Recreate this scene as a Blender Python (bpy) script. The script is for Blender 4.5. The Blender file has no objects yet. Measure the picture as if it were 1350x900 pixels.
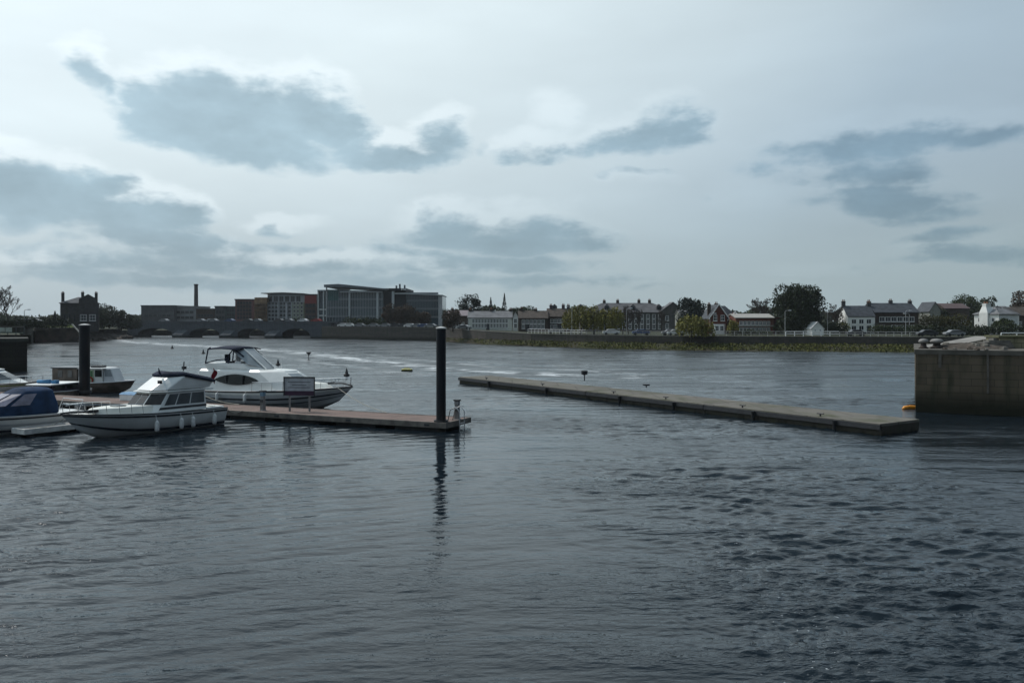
import bpy, math, random
import numpy as np
from mathutils import Vector, Matrix
R = math.radians
scene = bpy.context.scene
col = scene.collection

# ------------------------------------------------------------------ camera
F, H, HZ = 1080.0, 6.0, 424.0          # focal length in photo pixels, eye height, horizon row
cd = bpy.data.cameras.new('camera')
cam = bpy.data.objects.new('camera', cd)
col.objects.link(cam)
cam.location = (0, 0, H)
cam.rotation_euler = (R(90), 0, 0)
cd.sensor_width = 36
cd.lens = 36 * F / 1350
cd.shift_y = -(450 - HZ) / 1350
cd.clip_start = 0.1
cd.clip_end = 9000
scene.camera = cam
scene.view_settings.view_transform = 'Standard'
scene.view_settings.look = 'None'
scene.view_settings.exposure = 0.12
scene.view_settings.gamma = 1
scene.view_settings.use_curve_mapping = False

# ------------------------------------------------------------------ sun and sky
SUN_AZ, SUN_EL = -53.0, 49.0
sl = bpy.data.lights.new('sun', 'SUN')
sl.energy = 2.2
sl.angle = R(0.6)
sl.color = (1.0, 0.96, 0.91)
so = bpy.data.objects.new('sun', sl)
col.objects.link(so)
sdir = Vector((math.sin(R(SUN_AZ)) * math.cos(R(SUN_EL)), math.cos(R(SUN_AZ)) * math.cos(R(SUN_EL)), math.sin(R(SUN_EL))))
so.rotation_euler = (-sdir).to_track_quat('-Z', 'Y').to_euler()
so.location = (-60, 60, 90)

world = bpy.data.worlds.new('World')
scene.world = world
world.use_nodes = True
wt = world.node_tree
wt.nodes.clear()

def nd(t, kind, **kw):
    n = t.nodes.new(kind)
    for k, v in kw.items():
        setattr(n, k, v)
    return n

def mth(t, op, a, b=None, c=None, clamp=False):
    n = t.nodes.new('ShaderNodeMath')
    n.operation = op
    n.use_clamp = clamp
    for i, x in enumerate((a, b, c)):
        if x is None:
            continue
        if isinstance(x, (int, float)):
            n.inputs[i].default_value = x
        else:
            t.links.new(x, n.inputs[i])
    return n.outputs[0]

def vmt(t, op, a, b=None, scale=None):
    n = t.nodes.new('ShaderNodeVectorMath')
    n.operation = op
    for i, x in enumerate((a, b)):
        if x is None:
            continue
        if isinstance(x, (tuple, list)):
            n.inputs[i].default_value = x
        else:
            t.links.new(x, n.inputs[i])
    if scale is not None:
        if isinstance(scale, (int, float)):
            n.inputs['Scale'].default_value = scale
        else:
            t.links.new(scale, n.inputs['Scale'])
    return n

def mixc(t, fac, a, b, blend='MIX'):
    n = t.nodes.new('ShaderNodeMix')
    n.data_type = 'RGBA'
    n.blend_type = blend
    for i, x in ((0, fac), (6, a), (7, b)):
        if isinstance(x, (int, float)):
            n.inputs[i].default_value = x
        elif isinstance(x, (tuple, list)):
            n.inputs[i].default_value = tuple(x) + ((1,) if len(x) == 3 else ())
        else:
            t.links.new(x, n.inputs[i])
    return n.outputs[2]

def sstep(t, x, lo, hi, a=0.0, b=1.0):
    n = t.nodes.new('ShaderNodeMapRange')
    n.interpolation_type = 'SMOOTHSTEP'
    t.links.new(x, n.inputs[0])
    n.inputs[1].default_value = lo
    n.inputs[2].default_value = hi
    n.inputs[3].default_value = a
    n.inputs[4].default_value = b
    return n.outputs[0]

def ramp(t, x, stops):
    n = t.nodes.new('ShaderNodeValToRGB')
    t.links.new(x, n.inputs[0])
    e = n.color_ramp.elements
    while len(e) < len(stops):
        e.new(0.5)
    for q, (p, c) in zip(e, stops):
        q.position = p
        q.color = tuple(c) + (1,)
    return n.outputs[0]

# clouds as banks in azimuth / elevation (degrees come from where they hang in the sky)
# px, py, half width, half height, tilt (deg, clockwise positive), weight
CLOUDS = [
    (112, 88, 42, 24, 38, 0.62), (150, 118, 34, 11, 40, 0.34),
    (305, 148, 150, 64, 4, 1.35), (235, 140, 80, 56, 0, 1.1), (405, 140, 70, 52, 0, 1.1), (335, 188, 110, 34, 6, 1.1),
    (195, 118, 40, 34, 10, 0.7), (450, 168, 42, 32, 0, 0.9),
    (525, 196, 84, 26, -4, 0.95), (582, 170, 42, 30, -10, 0.75),
    (30, 252, 120, 44, 3, 1.15), (165, 270, 112, 32, 6, 1.0), (20, 215, 95, 28, 4, 0.7), (238, 284, 44, 20, 0, 0.7), (110, 222, 40, 20, 0, 0.55),
    (25, 292, 42, 16, 0, 0.4),
    (215, 320, 120, 22, 4, 0.75), (345, 345, 150, 18, 3, 0.7), (600, 347, 160, 14, 0, 0.6), (470, 342, 120, 14, 0, 0.5),
    (375, 296, 54, 13, 0, 0.5), (355, 290, 22, 14, 0, 0.5),
    (662, 303, 155, 31, 1, 1.0), (590, 285, 50, 24, 0, 0.7), (700, 276, 62, 16, 0, 0.55), (740, 312, 80, 12, 0, 0.6),
    (706, 190, 62, 19, 0, 0.7), (728, 150, 26, 22, 0, 0.28),
    (852, 174, 84, 28, -4, 0.85), (872, 152, 44, 30, 0, 0.5), (800, 188, 52, 14, 0, 0.55),
    (1150, 182, 140, 27, 2, 0.72), (1275, 174, 130, 21, 0, 0.62), (1190, 166, 70, 20, 0, 0.55),
    (1150, 236, 84, 19, 0, 0.62), (1200, 265, 90, 20, 2, 0.62), (1140, 262, 60, 12, 0, 0.4),
    (1265, 312, 110, 16, -4, 0.5), (1285, 335, 120, 12, 0, 0.42),
    (846, 238, 46, 7, 0, 0.4), (1078, 355, 56, 10, 0, 0.4), (95, 345, 170, 16, 0, 0.42), (1000, 250, 46, 20, 0, 0.22),
    (660, 372, 200, 10, 0, 0.34), (250, 372, 220, 9, 0, 0.3),
]

def ae(px, py):
    u, v = (px - 675) / F, (HZ - py) / F
    az = math.atan(u)
    return az, math.atan(v * math.cos(az))

def cloud_group(name, banks):
    g = bpy.data.node_groups.new(name, 'ShaderNodeTree')
    g.interface.new_socket('P', in_out='INPUT', socket_type='NodeSocketVector')
    g.interface.new_socket('Field', in_out='OUTPUT', socket_type='NodeSocketFloat')
    gi, go = g.nodes.new('NodeGroupInput'), g.nodes.new('NodeGroupOutput')
    acc = None
    for (px, py, rx, ry, tilt, w) in banks:
        az, el = ae(px, py)
        k = math.cos(az)
        sx, sy, a = rx / F * k * k, ry / F * k, R(tilt)
        c, s = math.cos(a), math.sin(a)
        src = gi.outputs[0]
        if acc is not None:                     # evaluate the banks one after another (keeps the shader stack short)
            q = g.nodes.new('ShaderNodeVectorMath')
            q.operation = 'MULTIPLY_ADD'
            g.links.new(acc, q.inputs[0])
            q.inputs[1].default_value = (1e-7, 1e-7, 1e-7)
            g.links.new(gi.outputs[0], q.inputs[2])
            src = q.outputs[0]
        x = vmt(g, 'DOT_PRODUCT', src, (c / sx, -s / sx, (-c * az + s * el) / sx)).outputs['Value']
        y = vmt(g, 'DOT_PRODUCT', src, (s / sy, c / sy, (-s * az - c * el) / sy)).outputs['Value']
        sq = mth(g, 'MULTIPLY_ADD', y, y, mth(g, 'MULTIPLY', x, x))
        f = mth(g, 'MULTIPLY_ADD', sq, -w, w)
        acc = f if acc is None else mth(g, 'SMOOTH_MAX', acc, f, 0.25)
    acc = mth(g, 'MAXIMUM', acc, -1.2)
    g.links.new(acc, go.inputs[0])
    return g

tc = nd(wt, 'ShaderNodeTexCoord')
dvec = vmt(wt, 'NORMALIZE', tc.outputs['Generated']).outputs[0]
sep = nd(wt, 'ShaderNodeSeparateXYZ')
wt.links.new(dvec, sep.inputs[0])
az = mth(wt, 'ARCTAN2', sep.outputs[0], sep.outputs[1])
el = mth(wt, 'ARCSINE', sep.outputs[2])
P = nd(wt, 'ShaderNodeCombineXYZ')
wt.links.new(az, P.inputs[0])
wt.links.new(el, P.inputs[1])
P.inputs[2].default_value = 1.0
stretch = vmt(wt, 'MULTIPLY', P.outputs[0], (1.0, 2.0, 1.0)).outputs[0]
n1 = nd(wt, 'ShaderNodeTexNoise')
n1.inputs['Scale'].default_value = 9.0
n1.inputs['Detail'].default_value = 6
n1.inputs['Roughness'].default_value = 0.58
wt.links.new(stretch, n1.inputs['Vector'])
nv = vmt(wt, 'SUBTRACT', n1.outputs['Color'], (0.5, 0.5, 0.5)).outputs[0]
nv = vmt(wt, 'MULTIPLY', nv, (0.09, 0.05, 0)).outputs[0]
Pd = vmt(wt, 'ADD', P.outputs[0], nv).outputs[0]
n2 = nd(wt, 'ShaderNodeTexNoise')
n2.inputs['Scale'].default_value = 15.0
n2.inputs['Detail'].default_value = 6
n2.inputs['Roughness'].default_value = 0.6
wt.links.new(stretch, n2.inputs['Vector'])
nf = mth(wt, 'MULTIPLY_ADD', n2.outputs['Fac'], 2.05, -0.88)
cg = cloud_group('cloud_field', CLOUDS)
cg2 = cloud_group('cloud_tops', [c for c in CLOUDS if c[5] >= 0.3])
def field(vec, cg):
    n = nd(wt, 'ShaderNodeGroup', node_tree=cg)
    wt.links.new(vec, n.inputs[0])
    return mth(wt, 'ADD', n.outputs[0], nf)
f0 = field(Pd, cg)
f1 = field(vmt(wt, 'ADD', Pd, (-0.007, 0.022, 0)).outputs[0], cg2)
dens = sstep(wt, f0, -0.42, 0.60)
lit = sstep(wt, mth(wt, 'MULTIPLY_ADD', nf, 0.5, f1), -0.66, 0.62)

cosd = vmt(wt, 'DOT_PRODUCT', dvec, tuple(sdir)).outputs['Value']
c01 = mth(wt, 'MULTIPLY_ADD', cosd, 0.5, 0.5)
glow = ramp(wt, c01, [(0.0, (0.05, 0.062, 0.08)), (0.30, (0.085, 0.108, 0.135)), (0.47, (0.155, 0.192, 0.23)), (0.56, (0.30, 0.385, 0.455)), (0.66, (0.385, 0.49, 0.57)), (0.74, (0.55, 0.655, 0.71)), (0.835, (0.695, 0.80, 0.84)), (0.92, (0.80, 0.91, 0.96)), (1.0, (0.76, 0.90, 0.99))])
hor = ramp(wt, c01, [(0.0, (0.06, 0.075, 0.09)), (0.30, (0.10, 0.125, 0.145)), (0.46, (0.19, 0.23, 0.25)), (0.55, (0.31, 0.39, 0.415)), (0.72, (0.385, 0.47, 0.505)), (0.82, (0.43, 0.515, 0.56)), (1.0, (0.50, 0.58, 0.63))])
high = mth(wt, 'MULTIPLY', sstep(wt, el, R(27), R(58)), sstep(wt, c01, 0.995, 0.93))      # bluer, deeper sky overhead, away from the sun
glow = mixc(wt, high, glow, vmt(wt, 'MULTIPLY', glow, (0.40, 0.49, 0.57)).outputs[0])
elf = sstep(wt, el, R(0.5), R(13))
veil = mixc(wt, elf, hor, glow)
# thin uneven cirrus veil
n3 = nd(wt, 'ShaderNodeTexNoise')
n3.inputs['Scale'].default_value = 4.0
n3.inputs['Detail'].default_value = 3
wt.links.new(vmt(wt, 'MULTIPLY', P.outputs[0], (1.0, 3.2, 1.0)).outputs[0], n3.inputs['Vector'])
cir = mth(wt, 'MULTIPLY_ADD', n3.outputs['Fac'], 0.24, 0.88)
veil = vmt(wt, 'SCALE', veil, scale=cir).outputs[0]
body = vmt(wt, 'MULTIPLY', veil, (0.55, 0.645, 0.705)).outputs[0]
body = vmt(wt, 'SCALE', body, scale=mth(wt, 'MULTIPLY_ADD', n1.outputs['Fac'], 0.55, mth(wt, 'MULTIPLY_ADD', f0, -0.15, 0.86))).outputs[0]
body = mixc(wt, sstep(wt, el, R(1), R(9), 0.30, 0.0), body, veil)      # low banks pale with distance
rim = mixc(wt, 0.22, vmt(wt, 'SCALE', veil, scale=1.10).outputs[0], (0.90, 0.96, 0.99))
rim = mixc(wt, sstep(wt, c01, 0.68, 0.84), vmt(wt, 'SCALE', veil, scale=1.04).outputs[0], rim)
cloudc = mixc(wt, lit, rim, body)
skyc = mixc(wt, dens, veil, cloudc)
skyc = vmt(wt, 'SCALE', skyc, scale=10.0).outputs[0]
ns = nd(wt, 'ShaderNodeTexSky', sky_type='NISHITA')
ns.sun_disc = False
ns.sun_elevation = R(SUN_EL)
ns.sun_rotation = R(SUN_AZ)
ns.altitude = 10
ns.dust_density = 1.5
fin = mixc(wt, 0.97, ns.outputs[0], skyc)
bg = nd(wt, 'ShaderNodeBackground')
bg.inputs['Strength'].default_value = 0.1
wt.links.new(fin, bg.inputs['Color'])
wo = nd(wt, 'ShaderNodeOutputWorld')
wt.links.new(bg.outputs[0], wo.inputs['Surface'])
world.cycles.sampling_method = 'NONE'
scene.cycles.sample_clamp_direct = 2.5
scene.cycles.sample_clamp_indirect = 2.0
scene.cycles.max_bounces = 5
scene.cycles.diffuse_bounces = 2
scene.cycles.glossy_bounces = 3
scene.cycles.caustics_reflective = False
scene.cycles.caustics_refractive = False

# ------------------------------------------------------------------ helpers
def WX(px, D):
    return (px - 675) / F * D

def WZ(py, D):
    return H - (py - HZ) / F * D

def GP(px, py, z=0.0):
    D = (H - z) * F / (py - HZ)
    return (WX(px, D), D)

def tag(o, label=None, cat=None, group=None, kind=None):
    if label:
        o['label'] = label
    if cat:
        o['category'] = cat
    if group:
        o['group'] = group
    if kind:
        o['kind'] = kind
    return o

def empty(name, loc, label, cat, group=None, rz=0.0):
    o = bpy.data.objects.new(name, None)
    col.objects.link(o)
    o.empty_display_size = 0.3
    o.location = loc
    o.rotation_euler = (0, 0, rz)
    return tag(o, label, cat, group)

def dup(o, loc=None, rz=None, label=None, parent=None):
    c = o.copy()
    col.objects.link(c)
    if parent is not None:
        c.parent = parent
    if loc is not None:
        c.location = loc
    if rz is not None:
        c.rotation_euler = (0, 0, rz)
    if label:
        c['label'] = label
    for ch in list(o.children):
        dup(ch, parent=c)
    return c

MATS = {}
def mat(name, c, rough=0.7, var=0.18, scale=3.0, metal=0.0, bump=0.0, c2=None, alpha=None, spec=None, island=False):
    """Procedural surface: two tones of the thing's own colour broken up by noise, optional fine relief."""
    if name in MATS:
        return MATS[name]
    m = bpy.data.materials.new(name)
    m.use_nodes = True
    t = m.node_tree
    b = t.nodes['Principled BSDF']
    b.inputs['Roughness'].default_value = rough
    b.inputs['Metallic'].default_value = metal
    b.inputs['Specular IOR Level'].default_value = spec if spec is not None else (0.5 if rough < 0.6 else 0.15)
    tc_ = nd(t, 'ShaderNodeTexCoord')
    n = nd(t, 'ShaderNodeTexNoise')
    n.inputs['Scale'].default_value = scale
    n.inputs['Detail'].default_value = 6
    t.links.new(tc_.outputs['Object'], n.inputs['Vector'])
    a = tuple(x * (1 - var) for x in c)
    d = c2 if c2 else tuple(min(1, x * (1 + var)) for x in c)
    f = sstep(t, n.outputs['Fac'], 0.3, 0.7)
    if island:
        gm = nd(t, 'ShaderNodeNewGeometry')
        f = mth(t, 'MULTIPLY_ADD', f, 0.4, mth(t, 'MULTIPLY', gm.outputs['Random Per Island'], 0.6))
    t.links.new(mixc(t, f, a, d), b.inputs['Base Color'])
    if bump:
        n2_ = nd(t, 'ShaderNodeTexNoise')
        n2_.inputs['Scale'].default_value = scale * 6
        n2_.inputs['Detail'].default_value = 4
        t.links.new(tc_.outputs['Object'], n2_.inputs['Vector'])
        bp = nd(t, 'ShaderNodeBump')
        bp.inputs['Strength'].default_value = 0.6
        bp.inputs['Distance'].default_value = bump
        t.links.new(n2_.outputs['Fac'], bp.inputs['Height'])
        t.links.new(bp.outputs[0], b.inputs['Normal'])
    MATS[name] = m
    return m

def masonry(name, c, c2, bw, bh, mortar, rough=0.85, stain=(0.03, 0.035, 0.02), zlow=None, zhigh=None, axis='XZ', streak=0.5):
    """Coursed stone / brick / board surface with streaks of dirt and, near the water, a weed line."""
    if name in MATS:
        return MATS[name]
    m = bpy.data.materials.new(name)
    m.use_nodes = True
    t = m.node_tree
    b = t.nodes['Principled BSDF']
    b.inputs['Roughness'].default_value = rough
    b.inputs['Specular IOR Level'].default_value = 0.2
    tc_ = nd(t, 'ShaderNodeTexCoord')
    s = nd(t, 'ShaderNodeSeparateXYZ')
    t.links.new(tc_.outputs['Object'], s.inputs[0])
    cb = nd(t, 'ShaderNodeCombineXYZ')
    if axis == 'XZ':
        xy = mth(t, 'ADD', s.outputs[0], mth(t, 'MULTIPLY', s.outputs[1], 0.83))
        t.links.new(xy, cb.inputs[0])
        t.links.new(s.outputs[2], cb.inputs[1])
    else:
        t.links.new(s.outputs[0], cb.inputs[0])
        t.links.new(s.outputs[1], cb.inputs[1])
    br = nd(t, 'ShaderNodeTexBrick')
    br.inputs['Scale'].default_value = 1.0
    br.inputs['Brick Width'].default_value = bw
    br.inputs['Row Height'].default_value = bh
    br.inputs['Mortar Size'].default_value = mortar
    br.inputs['Color1'].default_value = tuple(c) + (1,)
    br.inputs['Color2'].default_value = tuple(c2) + (1,)
    br.inputs['Mortar'].default_value = tuple(x * 0.45 for x in c) + (1,)
    t.links.new(cb.outputs[0], br.inputs['Vector'])
    n = nd(t, 'ShaderNodeTexNoise')
    n.inputs['Scale'].default_value = 1.0
    n.inputs['Detail'].default_value = 7
    mp = nd(t, 'ShaderNodeMapping')
    mp.inputs['Scale'].default_value = (1.6, 1.6, 0.28) if axis == 'XZ' else (0.7, 0.7, 0.7)
    t.links.new(tc_.outputs['Object'], mp.inputs['Vector'])
    t.links.new(mp.outputs[0], n.inputs['Vector'])
    f = sstep(t, n.outputs['Fac'], 0.42, 0.75, 0, streak)
    base = mixc(t, f, br.outputs['Color'], stain)
    if zlow is not None:
        w = mth(t, 'MULTIPLY_ADD', n.outputs['Fac'], 1.2, s.outputs[2])
        g = sstep(t, w, zlow, zhigh, 0.92, 0.0)
        base = mixc(t, g, base, (0.012, 0.014, 0.008))
    t.links.new(base, b.inputs['Base Color'])
    bp = nd(t, 'ShaderNodeBump')
    bp.inputs['Strength'].default_value = 0.7
    bp.inputs['Distance'].default_value = 0.03
    h = mth(t, 'MULTIPLY_ADD', n.outputs['Fac'], 0.6, mth(t, 'MULTIPLY', br.outputs['Fac'], -0.6))
    t.links.new(h, bp.inputs['Height'])
    t.links.new(bp.outputs[0], b.inputs['Normal'])
    MATS[name] = m
    return m

class MB:
    def __init__(self):
        self.v, self.f, self.m, self.cur = [], [], [], 0
    def add(self, vs, fs):
        o = len(self.v)
        self.v += [tuple(p) for p in vs]
        for q in fs:
            self.f.append(tuple(i + o for i in q))
            self.m.append(self.cur)
        return self
    def box(self, x0, x1, y0, y1, z0, z1):
        vs = [(x, y, z) for z in (z0, z1) for (x, y) in ((x0, y0), (x1, y0), (x1, y1), (x0, y1))]
        return self.add(vs, [(3, 2, 1, 0), (4, 5, 6, 7), (0, 1, 5, 4), (1, 2, 6, 5), (2, 3, 7, 6), (3, 0, 4, 7)])
    def rings(self, rs, cap=True, closed=True):
        n = len(rs[0])
        vs = [p for r in rs for p in r]
        fs = []
        for a in range(len(rs) - 1):
            for i in range(n if closed else n - 1):
                j = (i + 1) % n
                fs.append((a * n + i, a * n + j, (a + 1) * n + j, (a + 1) * n + i))
        if cap:
            fs.append(tuple(reversed(range(n))))
            fs.append(tuple(range((len(rs) - 1) * n, len(rs) * n)))
        return self.add(vs, fs)
    def prism(self, poly, z0, z1):
        if sum(poly[i][0] * poly[(i + 1) % len(poly)][1] - poly[(i + 1) % len(poly)][0] * poly[i][1] for i in range(len(poly))) < 0:
            poly = poly[::-1]
        return self.rings([[(x, y, z0) for x, y in poly], [(x, y, z1) for x, y in poly]])
    def xz(self, poly, y0, y1):
        if sum(poly[i][0] * poly[(i + 1) % len(poly)][1] - poly[(i + 1) % len(poly)][0] * poly[i][1] for i in range(len(poly))) > 0:
            poly = poly[::-1]
        return self.rings([[(x, y0, z) for x, z in poly], [(x, y1, z) for x, z in poly]])
    def frust(self, A, z0, B, z1):
        return self.rings([[(x, y, z0) for x, y in A], [(x, y, z1) for x, y in B]])
    def tube(self, pts, r, n=8, cap=True):
        pts = [Vector(p) for p in pts]
        if isinstance(r, (int, float)):
            r = [r] * len(pts)
        rs, prev = [], None
        for i, p in enumerate(pts):
            d = (pts[min(i + 1, len(pts) - 1)] - pts[max(i - 1, 0)])
            if d.length < 1e-9:
                d = Vector((0, 0, 1))
            d.normalize()
            if prev is None:
                a = d.cross(Vector((0, 0, 1)) if abs(d.z) < 0.9 else Vector((1, 0, 0))).normalized()
            else:
                a = (prev - d * prev.dot(d))
                a = a.normalized() if a.length > 1e-6 else d.orthogonal().normalized()
            prev = a
            b = d.cross(a)
            rs.append([tuple(p + (a * math.cos(2 * math.pi * k / n) + b * math.sin(2 * math.pi * k / n)) * r[i]) for k in range(n)])
        return self.rings(rs, cap)
    def lathe(self, prof, cx=0, cy=0, n=16):
        return self.rings([[(cx + r * math.cos(2 * math.pi * k / n), cy + r * math.sin(2 * math.pi * k / n), z) for k in range(n)] for r, z in prof])
    def patch(self, q, u0, u1, v0, v1, off=0.012, th=0.01):
        """A thin plate lying on quad q (a,b,c,d) between fractions u0..u1, v0..v1."""
        a, b, c, d = [Vector(p) for p in q]
        nrm = (b - a).cross(d - a).normalized()
        def at(u, v):
            return (a * (1 - u) + b * u) * (1 - v) + (d * (1 - u) + c * u) * v
        cs = [at(u0, v0), at(u1, v0), at(u1, v1), at(u0, v1)]
        return self.rings([[tuple(p + nrm * (off - th)) for p in cs], [tuple(p + nrm * off) for p in cs]])
    def build(self, name, m, parent=None, smooth=False, bevel=0.0, loc=None, seg=2):
        me = bpy.data.meshes.new(name)
        me.from_pydata(self.v, [], self.f)
        ms = m if isinstance(m, (list, tuple)) else [m]
        for x in ms:
            me.materials.append(x)
        if len(ms) > 1:
            me.polygons.foreach_set('material_index', self.m)
        if smooth:
            me.polygons.foreach_set('use_smooth', [True] * len(me.polygons))
        me.update()
        o = bpy.data.objects.new(name, me)
        col.objects.link(o)
        if parent is not None:
            o.parent = parent
        if loc is not None:
            o.location = loc
        if bevel:
            bv = o.modifiers.new('bevel', 'BEVEL')
            bv.width = bevel
            bv.segments = seg
            bv.limit_method = 'ANGLE'
            bv.angle_limit = R(35)
        return o

def rot2(p, a):
    c, s = math.cos(a), math.sin(a)
    return (p[0] * c - p[1] * s, p[0] * s + p[1] * c)

# ------------------------------------------------------------------ water
def make_water():
    rng = np.random.default_rng(7)
    nr, na = 1350, 1400
    r = 11.0 * (460 / 11.0) ** (np.arange(nr) / (nr - 1))
    r = np.concatenate([[1.0, 4, 7, 9.5], r, [600, 800, 1200, 2000, 3500]])
    a = np.radians(np.concatenate([np.linspace(-72, -36.5, 60), np.linspace(-36, 36, na - 120), np.linspace(36.5, 72, 60)]))
    RR, AA = np.meshgrid(r, a, indexing='ij')
    X = (RR * np.sin(AA)).astype(np.float32)
    Y = (RR * np.cos(AA) - 3.0).astype(np.float32)
    space = np.maximum(RR * (np.log(460 / 11.0) / nr), RR * R(72) / (na - 120)).astype(np.float32)
    Z = np.zeros_like(X)
    # slow patches of livelier and calmer water
    patch = np.zeros_like(X)
    for _ in range(9):
        th, L = rng.uniform(0, 2 * math.pi), rng.uniform(9, 26)
        patch += np.sin((X * math.cos(th) * 0.7 + Y * math.sin(th)) * 2 * math.pi / L + rng.uniform(0, 6.28)).astype(np.float32)
    patch = np.clip(0.60 + 0.22 * patch, 0.14, 1.25)
    cur = 1 / (1 + np.exp(-(X - 0.02 * Y - 1.0) / 3.0))          # the river current runs down the right side
    calm = np.exp(-(((X + 3.5) / 5.5) ** 2 + ((Y - 33) / 13) ** 2))
    near = np.exp(-((Y - 13) / 9.0) ** 2)
    amp = patch * (0.84 + 0.28 * cur) * (1 - 0.28 * calm) * (1 + 0.35 * near)
    amp *= np.clip(1.25 - RR / 500, 0.5, 1)
    for k in range(84):
        L = 0.18 * (2.8 / 0.18) ** (rng.random() ** 1.25)
        th = rng.normal(R(97), R(17)) if k % 3 else rng.normal(R(62), R(16))
        ph = rng.uniform(0, 2 * math.pi)
        s = 0.0052 * L ** 0.42 * rng.uniform(0.6, 1.3)
        arg = (X * math.cos(th) + Y * math.sin(th)) * (2 * math.pi / L) + ph
        arg = arg + 1.1 * np.sin(X * math.sin(th) * 0.7 / L - Y * math.cos(th) * 0.7 / L + ph * 3) + 0.8 * np.sin(X * 0.31 + Y * 0.23 + ph * 5)   # long crests wander
        fade = np.clip((L / space - 2.2) / 2.2, 0, 1)
        w = np.sin(arg) + 0.25 * np.cos(2 * arg)                  # sharper crests
        # every train comes in short groups, so the surface is never evenly dimpled
        e1, e2 = rng.uniform(0, 6.28, 2)
        env = 0.5 + 0.5 * np.sin((X * math.sin(th) - Y * math.cos(th)) * 2 * math.pi / (5.5 * L + 1.2) + e1 + 0.7 * np.sin(0.5 * X + e2)) * np.sin((X * math.cos(th) + Y * math.sin(th)) * 2 * math.pi / (7 * L + 1.0) + e2)
        w = w * 1.9 * env ** 2.2
        Z += (s * fade * amp * w).astype(np.float32)
    # the slanting wake ripples that cross the left foreground
    lw = 1 / (1 + np.exp((X + 3.5) / 2.5))
    for k in range(16):
        L = rng.uniform(0.42, 1.25)
        th = rng.normal(R(112), R(7))
        e1, e2, ph = rng.uniform(0, 6.28, 3)
        arg = (X * math.cos(th) + Y * math.sin(th)) * (2 * math.pi / L) + ph + 0.8 * np.sin(0.35 * X - 0.2 * Y + e1)
        env = np.clip(np.sin((X * math.sin(th) - Y * math.cos(th)) * 2 * math.pi / (8 * L) + e1) * np.sin(Y * 2 * math.pi / (9 * L) + e2) + 0.25, 0, None)
        fade = np.clip((L / space - 2.2) / 2.2, 0, 1)
        Z += (0.0090 * L * fade * lw * env * (np.sin(arg) + 0.3 * np.cos(2 * arg))).astype(np.float32)
    # boat wash running away from the camera on the right
    xc = 4.8 + 0.28 * (Y - 13) * 0.62 + 0.35 * np.sin(Y * 0.5)
    wash = np.exp(-((X - xc) / 1.0) ** 2) * np.clip((34 - Y) / 12, 0, 1)
    for k in range(20):
        L = rng.uniform(0.14, 0.7)
        th, ph = rng.uniform(0, math.pi), rng.uniform(0, 6.28)
        fade = np.clip((L / space - 3.0) / 3.0, 0, 1)
        Z += (0.012 * L * fade * wash * np.sin((X * math.cos(th) + Y * math.sin(th)) * 2 * math.pi / L + ph)).astype(np.float32)
    Z[(RR > 480) | (RR < 10.5)] = 0
    # broken water along the tail of the weir, its glitter painted in as white flecks
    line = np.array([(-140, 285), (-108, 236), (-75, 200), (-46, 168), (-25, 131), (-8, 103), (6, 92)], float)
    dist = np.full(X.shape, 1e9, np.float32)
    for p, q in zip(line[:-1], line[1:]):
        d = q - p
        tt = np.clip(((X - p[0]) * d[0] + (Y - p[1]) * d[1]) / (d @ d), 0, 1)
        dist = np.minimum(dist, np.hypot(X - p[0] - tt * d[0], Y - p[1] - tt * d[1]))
    foam_glint = np.exp(-(dist / (1.5 + 0.011 * Y)) ** 2)
    foam_glint = np.maximum(foam_glint, 0.40 * np.exp(-((dist - 8) / 1.6) ** 2) * (Y < 175))
    # how strongly the fine ripples stand: sheltered water behind the marina and off the pontoon lies smooth
    shelter = np.exp(-(((X + 38) / 26) ** 2 + ((Y - 120) / 62) ** 2))
    ripple = (0.60 + 0.50 * cur) * (0.55 + 0.75 * patch) * (1 - 0.55 * calm) * (1 - 0.80 * shelter) + 0.5 * foam_glint
    ripple *= np.clip(1.2 - RR / 120, 0.13, 1)
    ripple += 0.35 * near + 0.6 * wash
    n0, n1_ = X.shape
    idx = np.arange(n0 * n1_).reshape(n0, n1_)
    quads = np.stack([idx[:-1, :-1], idx[:-1, 1:], idx[1:, 1:], idx[1:, :-1]], -1).reshape(-1, 4)[:, ::-1]
    me = bpy.data.meshes.new('water')
    me.vertices.add(n0 * n1_)
    me.vertices.foreach_set('co', np.stack([X, Y, Z], -1).astype(np.float32).ravel())
    me.loops.add(quads.size)
    me.loops.foreach_set('vertex_index', quads.astype(np.int32).ravel())
    me.polygons.add(len(quads))
    me.polygons.foreach_set('loop_start', np.arange(0, quads.size, 4, dtype=np.int32))
    me.polygons.foreach_set('loop_total', np.full(len(quads), 4, np.int32))
    me.polygons.foreach_set('use_smooth', np.ones(len(quads), bool))
    at = me.attributes.new('foam_glint', 'FLOAT', 'POINT')
    at.data.foreach_set('value', foam_glint.astype(np.float32).ravel())
    at = me.attributes.new('ripple', 'FLOAT', 'POINT')
    at.data.foreach_set('value', ripple.astype(np.float32).ravel())
    far = np.clip((RR - 22) / 105, 0, 1)
    far = far * far * (3 - 2 * far)
    at = me.attributes.new('chop', 'FLOAT', 'POINT')          # unresolved chop: spread of the facets
    at.data.foreach_set('value', (0.035 + 0.29 * far * (1 - 0.35 * shelter)).astype(np.float32).ravel())
    at = me.attributes.new('wash', 'FLOAT', 'POINT')
    at.data.foreach_set('value', (wash * np.clip((30 - Y) / 8, 0, 1)).astype(np.float32).ravel())
    me.update(calc_edges=True)
    m = bpy.data.materials.new('river_water')
    m.use_nodes = True
    t = m.node_tree
    b = t.nodes['Principled BSDF']
    b.inputs['IOR'].default_value = 1.333
    tc_ = nd(t, 'ShaderNodeTexCoord')
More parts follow.
